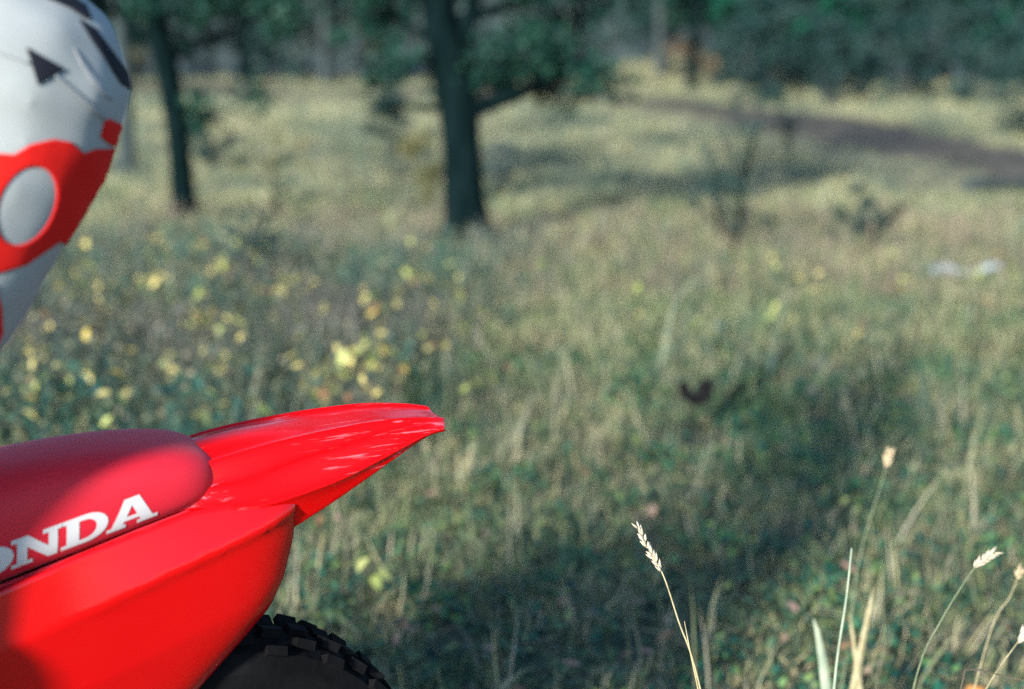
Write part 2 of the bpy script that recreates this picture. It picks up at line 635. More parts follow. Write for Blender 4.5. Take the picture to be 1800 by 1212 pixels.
# --- wheels
def wheel(name, cx, r_out, r_rim, w, knobs, tyre_label=None):
    wroot = bpy.data.objects.new(name, None)
    C.objects.link(wroot)
    wroot.parent = bike
    wroot.location = (cx, 0, r_out)
    mb = MB()
    prof = [(-.34, .0), (-.50, .25), (-.52, .55), (-.42, .82), (-.2, .93), (0, .95), (.2, .93), (.42, .82), (.52, .55), (.50, .25), (.34, 0)]
    n = 72
    rings = []
    for k in range(n + 1):
        a = 2 * PI * k / n
        ring = []
        for py, pr in prof:
            r = r_rim + (r_out - r_rim) * pr
            ring.append((math.cos(a) * r, py * w, math.sin(a) * r))
        rings.append(ring)
    mb.rings(rings, closed=True, capends=False)
    rr = random.Random(3)
    for k in range(knobs):
        a = 2 * PI * k / knobs
        rows = [(-.40, .82, .020), (.40, .82, .020), (-.14, .94, .021), (.14, .94, .021)] if k % 2 else [(-.27, .90, .022), (.27, .90, .022), (0, .95, .02)]
        for py, pr, s in rows:
            r = r_rim + (r_out - r_rim) * pr + rr.uniform(.0, .005)
            tilt = -py * 1.6
            R = Matrix.Rotation(-a, 3, 'Y') @ Matrix.Rotation(tilt, 3, 'Z')
            mb.box((math.cos(a) * r, py * w, math.sin(a) * r), (.013, s * (1 + rr.uniform(-.1, .1)), 2 * PI * r_out / knobs * .62), R)
    ty = mb.build('tyre', m_rubber, wroot, smooth=False)
    if tyre_label:
        ty['label'] = tyre_label
    mb = MB()
    rings = []
    for k in range(49):
        a = 2 * PI * k / 48
        rings.append([(math.cos(a) * r, y, math.sin(a) * r) for y, r in ((-.36 * w, r_rim + .008), (-.30 * w, r_rim - .012), (0, r_rim - .022), (.30 * w, r_rim - .012), (.36 * w, r_rim + .008), (0, r_rim + .002))])
    mb.rings(rings, capends=False).build('rim', m_alu, wroot)
    MB().tube([(0, -.06, 0), (0, -.05, 0), (0, -.03, 0), (0, .03, 0), (0, .05, 0), (0, .06, 0)], [.02, .05, .03, .03, .05, .02], 20).build('hub', m_alu, wroot)
    mb = MB()
    for k in range(36):
        a = 2 * PI * k / 36
        a2 = a + (.35 if k % 2 else -.35)
        sy = .045 if (k // 2) % 2 else -.045
        mb.tube([(math.cos(a2) * .048, sy, math.sin(a2) * .048), (math.cos(a) * (r_rim - .016), sy * .2, math.sin(a) * (r_rim - .016))], .002, 5)
    sp_ = mb.build('spokes', m_steel, wroot)
    return wroot

REAR_X, FRONT_X = -.055, 1.40
wheel('rear_wheel', REAR_X, .335, .245, .118, 44, 'black knobbly rear tyre under the red side panel')
wheel('front_wheel', FRONT_X, .345, .272, .085, 48)

# --- chassis and engine (mostly left of the frame)
for s in (1, -1):
    MB().tube([(REAR_X, s * .10, .345), (.12, s * .105, .37), (.34, s * .085, .40)], [.022, .030, .034], 10).build('swingarm', m_alu, bike, sub=1)
    MB().tube([(.36, s * .09, .36), (.37, s * .10, .50), (.45, s * .10, .66), (.70, s * .085, .80), (.93, s * .035, .92)], [.03, .032, .03, .03, .028], 10).build('frame_spar', m_alu, bike, sub=1)
    MB().tube([(.46, s * .09, .68), (.20, s * .07, .765), (-.05, s * .05, .83)], [.014, .013, .012], 8).build('subframe_tube', m_steel, bike)
    MB().tube([(.94, s * .04, .84), (.62, s * .10, .22), (.40, s * .09, .26), (.36, s * .09, .36)], [.02, .018, .018, .02], 8).build('frame_cradle', m_alu, bike)
    MB().box((.40, s * .19, .365), (.055, .11, .014)).build('footpeg', m_steel, bike, bevel=.003)
    fk = [(1.40, s * .095, .345), (1.22, s * .095, .66), (1.06, s * .095, .95), (1.005, s * .095, 1.06)]
    MB().tube(fk, [.03, .028, .028, .027], 14).build('fork_leg', m_alu, bike)
    MB().tube([fk[0], (1.29, s * .12, .55), (1.22, s * .115, .67)], [.02, .03, .022], 8).build('fork_guard', m_white, bike)
    # radiator shroud
    rows = []
    for t in np.linspace(0, 1, 8):
        x0, x1 = .52 + .04 * t, 1.02 - .28 * t
        rows.append([(x0 + (x1 - x0) * u, s * (.085 + .085 * math.sin(min(1, u * 1.15) * PI * .62)), .96 - .40 * t + .05 * (1 - t) * u) for u in np.linspace(0, 1, 9)])
    MB().rings(rows, closed=False, capends=False).build('radiator_shroud', m_panel, bike, solid=.003, sub=1)
    MB().tube([(.905, s * .10, 1.115), (.90, s * .25, 1.15), (.86, s * .30, 1.155), (.84, s * .41, 1.16)], .011, 10).build('handlebar', m_alu, bike)
    MB().tube([(.855, s * .315, 1.156), (.84, s * .415, 1.16)], .016, 12).build('grip', m_black, bike)
MB().tube([(.905, .10, 1.115), (.905, -.10, 1.115)], .011, 10).build('handlebar_clamp_bar', m_alu, bike)
MB().tube([(.905, .12, 1.125), (.905, -.12, 1.125)], .028, 10).build('bar_pad', m_black, bike)
MB().tube([(.98, 0, 1.05), (1.10, 0, .84)], .030, 12).build('steering_head', m_alu, bike)
MB().box((1.015, 0, 1.045), (.07, .24, .03)).build('top_clamp', m_alu, bike, bevel=.006)
MB().box((1.10, 0, .88), (.07, .24, .035)).build('bottom_clamp', m_alu, bike, bevel=.006)
rows = []
for x, w, zt, zb in [(.50, .05, .90, .74), (.58, .09, .935, .70), (.70, .11, .975, .68), (.82, .10, .985, .72), (.92, .07, .965, .80), (.96, .04, .94, .86)]:
    rows.append([(x, w * math.sin(a), (zt + zb) / 2 + (zt - zb) / 2 * math.cos(a)) for a in np.linspace(0, 2 * PI, 17)[:-1]])
MB().rings(rows).build('fuel_tank', m_panel, bike, sub=1)
MB().tube([(.76, 0, .975), (.76, 0, 1.0)], .035, 16).build('fuel_cap', m_black, bike)
rows = []
for x, w, z in [(.95, .07, .80), (1.08, .085, .775), (1.20, .09, .775), (1.34, .085, .775), (1.50, .07, .76), (1.66, .05, .735), (1.76, .03, .715)]:
    rows.append([(x, w * u, z - .03 * abs(u) ** 2.2) for u in np.linspace(-1, 1, 11)])
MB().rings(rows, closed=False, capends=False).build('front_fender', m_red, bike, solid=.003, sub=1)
rows = []
for z, w, x in [(1.16, .09, 1.06), (1.10, .105, 1.095), (1.0, .105, 1.13), (.90, .08, 1.15), (.83, .06, 1.15)]:
    rows.append([(x - .05 * u * u, w * u, z) for u in np.linspace(-1, 1, 9)])
MB().rings(rows, closed=False, capends=False).build('number_plate', m_white, bike, solid=.003, sub=1)
MB().box((.52, 0, .36), (.30, .17, .24)).box((.44, 0, .45), (.20, .15, .14)).build('crankcase', m_steel, bike, bevel=.03)
mb = MB()
for k in range(7):
    mb.box((.64 + .012 * k, 0, .50 + .02 * k), (.13, .13, .008))
mb.tube([(.63, 0, .46), (.72, 0, .66)], .05, 14)
mb.build('cylinder', m_alu, bike, smooth=False)
MB().tube([(.74, -.03, .58), (.86, -.05, .56), (.86, -.10, .40), (.70, -.13, .34), (.52, -.13, .42), (.36, -.12, .56), (.22, -.10, .62)], [.022, .03, .05, .058, .05, .028, .022], 14).build('expansion_chamber', m_steel, bike, sub=1)
MB().tube([(.22, -.10, .62), (.15, -.105, .66), (-.05, -.115, .72), (-.08, -.115, .73)], [.02, .036, .036, .022], 14).build('silencer', m_alu, bike)
MB().tube([(.25, 0, .42), (.42, 0, .78)], [.035, .03], 12).build('shock_absorber', m_steel, bike)
mb = MB()
for k in range(61):
    pass
hel = [(.25 + .17 * t + .048 * math.cos(t * 7 * 2 * PI) * .9, .048 * math.sin(t * 7 * 2 * PI), .42 + .36 * t - .048 * math.cos(t * 7 * 2 * PI) * .42) for t in np.linspace(0.15, .85, 120)]
MB().tube(hel, .0055, 6).build('shock_spring', m_white, bike)
MB().tube([(REAR_X + .095 * math.cos(a), .066, .345 + .095 * math.sin(a)) for a in np.linspace(0, 2 * PI, 33)], .006, 6).build('sprocket', m_alu, bike)
MB().tube([(REAR_X, .066, .44), (.40, .066, .405)], .006, 6).tube([(REAR_X, .066, .25), (.40, .066, .335)], .006, 6).build('chain', m_steel, bike)
MB().tube([(REAR_X + .115 * math.cos(a), -.062, .345 + .115 * math.sin(a)) for a in np.linspace(0, 2 * PI, 33)], .005, 6).build('brake_disc', m_steel, bike)

# ================================================================== rider
rider = empty('person')
rider.matrix_world = BIKE_M
tag(rider, 'rider in white and red riding trousers standing above the red seat', 'person')


def blob(name, chains, m, parent, voxel=.012, smooth=8, wr=0.0, wscale=9.0, squash=None):
    bm = bmesh.new()
    for ch in chains:
        for (p, q) in zip(ch[:-1], ch[1:]):
            p3, q3 = Vector(p[:3]), Vector(q[:3])
            L = (q3 - p3).length
            n = max(1, int(L / (min(p[3], q[3]) * .35)))
            for i in range(n + 1):
                t = i / n
                c = p3.lerp(q3, t)
                r = p[3] + (q[3] - p[3]) * t
                bmesh.ops.create_icosphere(bm, subdivisions=2, radius=r, matrix=Matrix.Translation(c))
    me = bpy.data.meshes.new(name)
    bm.to_mesh(me)
    bm.free()
    o = obj(name, me, m, parent)
    md = o.modifiers.new('remesh', 'REMESH')
    md.mode = 'VOXEL'
    md.voxel_size = voxel
    md.use_smooth_shade = True
    md = o.modifiers.new('smooth', 'SMOOTH')
    md.iterations = smooth
    md.factor = .5
    applied(o)
    if wr:
        co = np.empty(len(o.data.vertices) * 3, np.float32)
        no = np.empty_like(co)
        o.data.vertices.foreach_get('co', co)
        o.data.vertices.foreach_get('normal', no)
        co = co.reshape(-1, 3)
        no = no.reshape(-1, 3)
        for i in range(len(co)):
            v = Vector(co[i])
            a = mnoise.noise(Vector((v.x * wscale * .7 + v.z * wscale * .5, v.y * wscale * .6, v.z * wscale * 1.2)))
            a2 = mnoise.noise(v * wscale * 2.3)
            co[i] += no[i] * wr * (a + .4 * a2)
        o.data.vertices.foreach_set('co', co.ravel())
        o.data.update()
    if not o.data.materials:
        o.data.materials.append(m)
    for p in o.data.polygons:
        p.use_smooth = True
    return o


m_skin = noisy('skin', (0.45, 0.26, 0.19), (0.52, 0.31, 0.23), 12, 0.55, 0.4)
def cloth(name, c1, c2):
    m, nt, b = principled(name, c1, 0.85, 0.15)
    f = noise_fac(nt, 14, 5)
    nt.links.new(ramp(nt, f, [(0.3, c1), (0.75, c2)]), b.inputs['Base Color'])
    bump(nt, b, noise_fac(nt, 700, 2), .3, .0006)
    return m
m_trouser = cloth('white_trouser_cloth', (0.30, 0.325, 0.325), (0.345, 0.37, 0.37))
m_tred = cloth('red_trouser_print', (0.62, 0.010, 0.008), (0.68, 0.016, 0.012))
m_tblack = cloth('black_trouser_print', (0.010, 0.012, 0.02), (0.02, 0.022, 0.03))
m_tgrey = cloth('grey_seam', (0.25, 0.27, 0.28), (0.33, 0.35, 0.36))
m_jersey = cloth('white_jersey', (0.40, 0.43, 0.44), (0.46, 0.48, 0.49))
m_boot = noisy('boot_leather', (0.02, 0.02, 0.02), (0.04, 0.04, 0.04), 10, .5, .4)

body_ch = []
for s in (1, -1):
    body_ch.append([(.17, s * .09, 1.37, .095), (.40, s * .142, 1.005, .052), (.40, s * .175, .50, .038)])
    body_ch.append([(.60, s * .17, 1.70, .055), (.68, s * .36, 1.46, .042), (.85, s * .365, 1.185, .030)])
    body_ch.append([(.58, s * .08, 1.71, .075), (.60, s * .17, 1.70, .06)])
    body_ch.append([(.40, s * .175, .47, .038), (.50, s * .19, .43, .035)])
body_ch.append([(.19, 0, 1.42, .10), (.26, 0, 1.52, .11), (.45, 0, 1.65, .12), (.60, 0, 1.73, .09), (.68, 0, 1.80, .05), (.74, 0, 1.88, .085), (.76, 0, 1.92, .09)])
body = blob('body', body_ch, m_skin, rider, voxel=.014, smooth=5)

pants_ch = []
for s in (1, -1):
    pants_ch.append([(.175, s * .085, 1.415, .134), (.182, s * .10, 1.37, .118), (.245, s * .125, 1.25, .105), (.33, s * .138, 1.10, .082), (.405, s * .142, .99, .070), (.41, s * .155, .85, .066), (.405, s * .17, .72, .062)])
pants_ch.append([(.20, -.06, 1.47, .118), (.20, .06, 1.47, .118)])
pants_ch.append([(.225, -.055, 1.54, .108), (.225, .055, 1.54, .108)])
pants = blob('trousers', pants_ch, m_trouser, rider, voxel=.007, smooth=26, wr=.0045, wscale=9)
pants['label'] = 'white riding trousers with a red panel round a white oval on the thigh'

jer_ch = [[(.235, -.05, 1.545, .112), (.235, .05, 1.545, .112)], [(.24, 0, 1.55, .125), (.42, 0, 1.665, .145), (.58, 0, 1.735, .12), (.63, 0, 1.76, .075)]]
for s in (1, -1):
    jer_ch.append([(.42, s * .06, 1.655, .125), (.58, s * .09, 1.715, .095), (.60, s * .175, 1.70, .078), (.675, s * .35, 1.47, .060), (.80, s * .365, 1.265, .048)])
blob('jersey', jer_ch, m_jersey, rider, voxel=.012, smooth=8, wr=.006, wscale=8)
for s in (1, -1):
    blob('boot', [[(.395, s * .172, .80, .068), (.40, s * .175, .60, .062), (.40, s * .178, .46, .055)], [(.37, s * .18, .44, .048), (.47, s * .19, .425, .046), (.55, s * .195, .415, .036)]], m_boot, rider, voxel=.012, smooth=4)
    # glove: palm and five fingers closed round the grip
    gx, gy, gz = .85, s * .365, 1.16
    gl = [[(.825, gy - .032, 1.20, .020), (.825, gy + .032, 1.20, .020)], [(.815, gy, 1.235, .030), (.825, gy, 1.20, .024)]]
    for k, (dy, ln) in enumerate([(-.033, .9), (-.011, 1.0), (.011, .97), (.033, .82)]):
        y = gy + dy
        gl.append([(.835, y, 1.193, .0105), (.868 * 1, y, 1.185, .0105), (.880, y, 1.163, .0098), (.872, y, 1.140, .0092), (.858 - .012 * ln, y, 1.134, .0085)])
    gl.append([(.822, gy - s * .035, 1.195, .012), (.822, gy - s * .052, 1.170, .011), (.835, gy - s * .050, 1.145, .0095), (.852, gy - s * .046, 1.138, .009)])
    blob('glove', gl, m_tblack, rider, voxel=.005, smooth=3)
# helmet: shell, peak and goggles
hm = blob('helmet', [[(.735, 0, 1.925, .135), (.775, 0, 1.935, .13)], [(.80, 0, 1.87, .085), (.87, 0, 1.845, .055)]], m_white, rider, voxel=.012, smooth=10)
rows = [[(.80 + .0 * u, .105 * u, 2.035 - .03 * u * u), (.90, .10 * u, 2.055 - .03 * u * u), (.98, .085 * u, 2.045 - .02 * u * u)] for u in np.linspace(-1, 1, 9)]
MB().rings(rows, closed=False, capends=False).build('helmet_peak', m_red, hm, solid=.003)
MB().rings([[(.895 - .05 * u * u, .095 * u, z) for z in (1.91, 1.94, 1.975)] for u in np.linspace(-1, 1, 11)], closed=False, capends=False).build('goggles', m_black, hm, solid=.012)

# prints on the trousers, laid on the cloth surface
p_bvh = BVHTree.FromPolygons([v.co.copy() for v in pants.data.vertices], [tuple(p.vertices) for p in pants.data.polygons])
INV = BIKE_M.inverted()
FWD_C = Vector((0, math.cos(PITCH), -math.sin(PITCH)))
UP_C = Vector((0, math.sin(PITCH), math.cos(PITCH)))
EYE = Vector((0, 0, CAM_H))


def sight(px, py):
    d = FWD_C + Vector((1, 0, 0)) * ((px - 900) / 2500) - UP_C * ((py - 606) / 2500)
    return INV @ EYE, (INV.to_3x3() @ d).normalized()


def print_on(name, loops, m, cuts=3, off=.0014, label=None):
    bm = fill_outline(loops, 0)
    bmesh.ops.subdivide_edges(bm, edges=[e for e in bm.edges if e.calc_length() > 14], cuts=3, use_grid_fill=True)
    bmesh.ops.triangulate(bm, faces=bm.faces[:])
    for _ in range(5):
        long_e = [e for e in bm.edges if e.calc_length() > 6]
        if not long_e:
            break
        bmesh.ops.subdivide_edges(bm, edges=long_e, cuts=1)
        bmesh.ops.triangulate(bm, faces=bm.faces[:])
    bad = []
    for v in bm.verts:
        o_, d_ = sight(v.co.x, v.co.y)
        h = p_bvh.ray_cast(o_, d_)
        if h[0] is None:      # past the edge of the leg: fold on to the nearest cloth
            best = None
            for tt_ in np.linspace(1.2, 1.75, 23):
                c_ = p_bvh.find_nearest(o_ + d_ * float(tt_))
                if c_[0] is not None and (best is None or c_[3] < best[3]):
                    best = c_
            v.co = best[0] + best[1] * off
        else:
            v.co = h[0] + h[1] * off
    bmesh.ops.remove_doubles(bm, verts=bm.verts[:], dist=.0004)
    me = bpy.data.meshes.new(name)
    bm.to_mesh(me)
    bm.free()
    for p in me.polygons:
        p.use_smooth = True
    o = obj(name, me, m, pants)
    md = o.modifiers.new('solid', 'SOLIDIFY')
    md.thickness = .001
    md.offset = 1
    if label:
        o['label'] = label
    return o


oval = [(46 + 50 * math.cos(a) + 16 * math.sin(a), 362 - 69 * math.sin(a)) for a in np.linspace(0, 2 * PI, 49)[:-1]]
redp = [(-140, 300), (-60, 285), (0, 270), (25, 272), (55, 254), (95, 245), (125, 250), (148, 270), (168, 262), (215, 262), (240, 270), (235, 300), (180, 360), (122, 436), (106, 424), (88, 436), (45, 466), (0, 480), (-60, 485), (-140, 470)]
print_on('red_print', [redp, oval], m_tred, label='red panel with a white oval on the thigh of the trousers')
print_on('red_tab', [[(176, 240), (186, 206), (214, 220), (230, 240), (204, 258), (192, 254)]], m_tred)
print_on('red_print', [[(-60, 500), (-8, 500), (2, 540), (4, 585), (-10, 620), (-60, 640)]], m_tred)
print_on('black_triangle', [[(46, 84), (112, 122), (66, 150)]], m_tblack)
print_on('seam', [[(-10, 88), (50, 110), (50, 114), (-10, 93)]], m_tgrey)
print_on('seam', [[(98, 132), (188, 208), (184, 212), (94, 136)]], m_tgrey)
print_on('dark_stripe', [[(128, 84), (142, 100), (178, 150), (200, 176), (190, 174), (160, 146), (140, 112)]], m_tgrey)
print_on('black_strap', [[(70, -6), (110, -14), (150, 12), (160, 36), (150, 34), (120, 14)]], m_tblack)
print_on('black_strap', [[(138, 34), (168, 52), (192, 84), (226, 130), (232, 160), (212, 148), (186, 108), (160, 70)]], m_tblack)

# ================================================================== grasses
def blades_mesh(name, n, h0, h1, spread, lean, wid, seed, segs=3, bend=1.0, broad=None):
    r = np.random.default_rng(seed)
    V, F, T = [], [], []
    for k in range(n):
        a = r.uniform(0, 2 * PI)
        rad = spread * math.sqrt(r.uniform())
        base = np.array([rad * math.cos(a), rad * math.sin(a), -.01])
        az = a + r.normal(0, .9)
        ln = r.uniform(h0, h1)
        le = abs(r.normal(lean, lean * .6))
        w = wid * r.uniform(.6, 1.3)
        d = np.array([math.cos(az), math.sin(az), 0])
        fa = az + PI / 2 + r.normal(0, .6)
        side = np.array([math.cos(fa), math.sin(fa), 0])
        tint = r.uniform()
        b0 = len(V)
        for s in range(segs + 1):
            t = s / segs
            ang = le * (t ** 1.3) * bend
            p = base + ln * t * (d * math.sin(ang) + np.array([0, 0, math.cos(ang)]))
            ww = w * (1 - t ** 1.8) if broad is None else w * math.sin(PI * min(.98, .12 + t * .88))
            if s < segs:
                V += [p - side * ww, p + side * ww]
                T += [(tint, t), (tint, t)]
            else:
                V.append(p)
                T.append((tint, t))
        for s in range(segs - 1):
            i = b0 + 2 * s
            F.append((i, i + 1, i + 3, i + 2))
        i = b0 + 2 * (segs - 1)
        F.append((i, i + 1, b0 + 2 * segs))
    me = mesh_from(name, V, F)
    at_ = me.attributes.new('tint', 'FLOAT_COLOR', 'POINT')
    at_.data.foreach_set('color', np.array([(a, b, 0, 1) for a, b in T], np.float32).ravel())
    return me


def leafy_mesh(name, n, hmax, spread, size, seed, upright=.5):
    """low broad-leaved ground plant: many small oval leaves on short stalks"""
    r = np.random.default_rng(seed)
    V, F, T = [], [], []
    for k in range(n):
        a = r.uniform(0, 2 * PI)
        rad = spread * math.sqrt(r.uniform())
        c = np.array([rad * math.cos(a), rad * math.sin(a), r.uniform(.15, 1) * hmax])
        nrm = np.array([r.normal(0, upright), r.normal(0, upright), 1.0])
        nrm /= np.linalg.norm(nrm)
        u = np.cross(nrm, [math.cos(a + 1), math.sin(a + 1), .1])
        u /= np.linalg.norm(u)
        v = np.cross(nrm, u)
        s = size * r.uniform(.6, 1.4)
        tint = r.uniform()
        b0 = len(V)
        for (p, q, z) in ((-1, 0, 0), (-.35, .55, .08), (.45, .5, .08), (1, 0, -.1), (.45, -.5, .08), (-.35, -.55, .08)):
            V.append(c + u * s * p + v * s * q + nrm * s * z)
            T.append((tint, .7))
        F.append((b0, b0 + 1, b0 + 2, b0 + 3))
        F.append((b0, b0 + 3, b0 + 4, b0 + 5))
    me = mesh_from(name, V, F)
    at_ = me.attributes.new('tint', 'FLOAT_COLOR', 'POINT')
    at_.data.foreach_set('color', np.array([(a, b, 0, 1) for a, b in T], np.float32).ravel())
    return me


def grass_mat(name, stops, alt, nscale=1.2, rough=.55, trans=.25, mixlo=.42, mixhi=.62):
    """per-blade colour from the tint attribute; patches of the second palette by position"""
    m, nt, b = principled(name, (0.1, .12, .04), rough, .25)
    at_ = nt.nodes.new('ShaderNodeAttribute')
    at_.attribute_name = 'tint'
    sp_ = nt.nodes.new('ShaderNodeSeparateColor')
    nt.links.new(at_.outputs['Color'], sp_.inputs[0])
    gp_ = nt.nodes.new('ShaderNodeNewGeometry')
    t = sp_.outputs[0]
    c1 = ramp(nt, t, stops)
    c2 = ramp(nt, t, alt)
    nf = noise_fac(nt, nscale, 3, vec=gp_.outputs['Position'])
    mr = nt.nodes.new('ShaderNodeMapRange')
    mr.inputs['From Min'].default_value = mixlo
    mr.inputs['From Max'].default_value = mixhi
    nt.links.new(nf, mr.inputs['Value'])
    mx = nt.nodes.new('ShaderNodeMix')
    mx.data_type = 'RGBA'
    nt.links.new(mr.outputs[0], mx.inputs['Factor'])
    nt.links.new(c1, mx.inputs[6])
    nt.links.new(c2, mx.inputs[7])
    nt.links.new(mx.outputs[2], b.inputs['Base Color'])
    if trans:
        tr = nt.nodes.new('ShaderNodeBsdfTranslucent')
        nt.links.new(mx.outputs[2], tr.inputs['Color'])
        ms = nt.nodes.new('ShaderNodeMixShader')
        ms.inputs[0].default_value = trans
        out = nt.nodes['Material Output']
        nt.links.new(b.outputs[0], ms.inputs[1])
        nt.links.new(tr.outputs[0], ms.inputs[2])
        nt.links.new(ms.outputs[0], out.inputs['Surface'])
    return m


def scatter(name, pts, rot, scl, idx, sources, label, cat):
    """many tufts laid out as one mesh of real blades"""
    pts, rot, scl = np.asarray(pts, float), np.asarray(rot, float), np.asarray(scl, float)
    mats = []
    VV, LL, TT, MM, CC = [], [], [], [], []
    vo = 0
    for k, (me, m) in enumerate(sources):
        sel = np.nonzero(idx == k)[0]
        if len(sel) == 0:
            continue
        if m not in mats:
            mats.append(m)
        nv, nl, npoly = len(me.vertices), len(me.loops), len(me.polygons)
        co = np.empty(nv * 3)
        me.vertices.foreach_get('co', co)
        co = co.reshape(-1, 3)
        lv = np.empty(nl, np.int32)
        me.loops.foreach_get('vertex_index', lv)
        lt = np.empty(npoly, np.int32)
        me.polygons.foreach_get('loop_total', lt)
        cc = np.empty(nv * 4, np.float32)
        me.attributes['tint'].data.foreach_get('color', cc)
        cc = cc.reshape(-1, 4)
        a, b_, c_ = rot[sel, 0], rot[sel, 1], rot[sel, 2]
        ca, sa, cb, sb, cg, sg = np.cos(a), np.sin(a), np.cos(b_), np.sin(b_), np.cos(c_), np.sin(c_)
        x0, y0, z0 = co[None, :, 0], co[None, :, 1], co[None, :, 2]
        cx, cy_ = cg[:, None] * x0 - sg[:, None] * y0, sg[:, None] * x0 + cg[:, None] * y0
        y1 = ca[:, None] * cy_ - sa[:, None] * z0
        z1 = sa[:, None] * cy_ + ca[:, None] * z0
        x2 = cb[:, None] * cx + sb[:, None] * z1
        z2 = -sb[:, None] * cx + cb[:, None] * z1
        P = np.stack([x2, y1, z2], 2) * scl[sel][:, None, None] + pts[sel][:, None, :]
        n = len(sel)
        VV.append(P.reshape(-1, 3))
        LL.append((lv[None, :] + (np.arange(n) * nv)[:, None] + vo).ravel())
        TT.append(np.tile(lt, n))
        MM.append(np.full(npoly * n, mats.index(m), np.int32))
        col = np.tile(cc, (n, 1))
        col[:, 0] = np.clip(col[:, 0] + np.repeat(rng.uniform(-.17, .17, n), nv), 0, 1)
        CC.append(col)
        vo += n * nv
    V, L, T, M, K = np.concatenate(VV), np.concatenate(LL), np.concatenate(TT), np.concatenate(MM), np.concatenate(CC)
    me = bpy.data.meshes.new(name)
    me.vertices.add(len(V))
    me.vertices.foreach_set('co', V.astype(np.float32).ravel())
    me.loops.add(len(L))
    me.loops.foreach_set('vertex_index', L.astype(np.int32))
    me.polygons.add(len(T))
    me.polygons.foreach_set('loop_start', np.concatenate([[0], np.cumsum(T)[:-1]]).astype(np.int32))
    me.polygons.foreach_set('loop_total', T.astype(np.int32))
    for m in mats:
        me.materials.append(m)
    me.polygons.foreach_set('material_index', M)
    me.polygons.foreach_set('use_smooth', np.ones(len(T), bool))
    me.update()
    a = me.attributes.new('tint', 'FLOAT_COLOR', 'POINT')
    a.data.foreach_set('color', K.astype(np.float32).ravel())
    o = obj(name, me)
    tag(o, label, cat, kind='stuff')
    return o


def field(n, y0, y1, power=1.0, margin=1.0, k=.44):
    """random points in the wedge in front of the camera, denser near"""
    u = rng.uniform(size=n)
    y = (y0 ** (2 - power) + u * (y1 ** (2 - power) - y0 ** (2 - power))) ** (1 / (2 - power)) if power != 2 else y0 * (y1 / y0) ** u
    x = rng.uniform(-1, 1, n) * (y * k + margin)
    return x, y


def place(x, y, smin, smax, nv, tilt=.12):
    z = height(x, y)
    n = len(x)
    rot = np.stack([rng.normal(0, tilt, n), rng.normal(0, tilt, n), rng.uniform(0, 2 * PI, n)], 1)
    return np.stack([x, y, z], 1), rot, rng.uniform(smin, smax, n), rng.integers(0, nv, n)


def vnoise(x, y, s, seed=0.0):
    return np.array([mnoise.noise(Vector((a * s, b * s, seed))) for a, b in zip(x, y)])


G_GREEN = [(0, (.008, .080, .070)), (.30, (.065, .19, .095)), (.6, (.23, .33, .10)), (.85, (.47, .47, .21)), (1, (.62, .58, .38))]
G_DRY = [(0, (.035, .11, .085)), (.25, (.22, .27, .12)), (.6, (.48, .43, .22)), (1, (.70, .60, .40))]
m_near = grass_mat('near_grass', G_GREEN, G_DRY, 1.4, trans=.32, mixlo=.34, mixhi=.55)
m_clover = grass_mat('low_leaves', [(0, (.006, .075, .065)), (.6, (.035, .17, .095)), (1, (.20, .33, .09))], [(0, (.035, .11, .07)), (1, (.20, .23, .10))], 1.6, rough=.45)
G_MEA = [(0, (.14, .20, .13)), (.4, (.32, .32, .17)), (.8, (.50, .45, .23)), (1, (.56, .52, .36))]
G_MEA2 = [(0, (.05, .12, .10)), (.5, (.14, .20, .14)), (1, (.32, .32, .20))]
m_mea = grass_mat('meadow_grass', G_MEA, G_MEA2, .55, mixlo=.44, mixhi=.58)
G_WEED = [(0, (.010, .085, .085)), (.5, (.055, .15, .105)), (.8, (.20, .24, .11)), (1, (.36, .31, .21))]
m_weed = grass_mat('weed_stems', G_WEED, [(0, (.09, .10, .09)), (1, (.24, .22, .18))], 1.0)
m_brown = grass_mat('dead_stems', [(0, (.13, .11, .09)), (1, (.34, .26, .19))], [(0, (.20, .15, .12)), (1, (.42, .32, .24))], 1.0)

m_lying = grass_mat('lying_straw', [(0, (.16, .20, .10)), (.5, (.36, .34, .20)), (1, (.55, .50, .34))], [(0, (.20, .20, .12)), (1, (.60, .54, .40))], 2.0)
near_src = [(blades_mesh('tuft_a%d' % i, 20, .03, .10, .06, 1.25, .0026, 20 + i, segs=2), m_near) for i in range(4)]
near_src += [(blades_mesh('tuft_b%d' % i, 9, .07, .18, .05, 1.3, .0024, 40 + i, segs=3), m_near) for i in range(3)]
near_src += [(leafy_mesh('leaf_mat%d' % i, 30, .05, .085, .012, 60 + i), m_clover) for i in range(3)]
near_src += [(blades_mesh('tuft_c%d' % i, 7, .14, .30, .08, 1.5, .0026, 70 + i, segs=3), m_lying) for i in range(2)]
x, y = field(12500, 1.4, 8.5, .35, 1.1, .44)
keep = (x - .66) ** 2 + (y - 5.0) ** 2 > .13 ** 2
x, y = x[keep], y[keep]
pts, rot, scl, idx = place(x, y, .75, 1.3, 4, .2)
kind = rng.uniform(size=len(x))
idx = np.where(kind < .58, idx, np.where(kind < .68, 4 + rng.integers(0, 3, len(x)), np.where(kind < .93, 7 + rng.integers(0, 3, len(x)), 10 + rng.integers(0, 2, len(x)))))
scatter('near_grass', pts, rot, scl, idx, near_src, 'short mixed green and straw grass in the foreground', 'grass')

mid_src = [(blades_mesh('mid_a%d' % i, 22, .07, .20, .11, .8, .004, 80 + i, segs=2), m_near) for i in range(4)]
x, y = field(7000, 6.5, 13.5, .5, 1.6)
pts, rot, scl, idx = place(x, y, .7, 1.25, 4, .2)
scatter('mid_grass', pts, rot, scl, idx, mid_src, 'yellow-green grass in the middle of the clearing', 'grass')

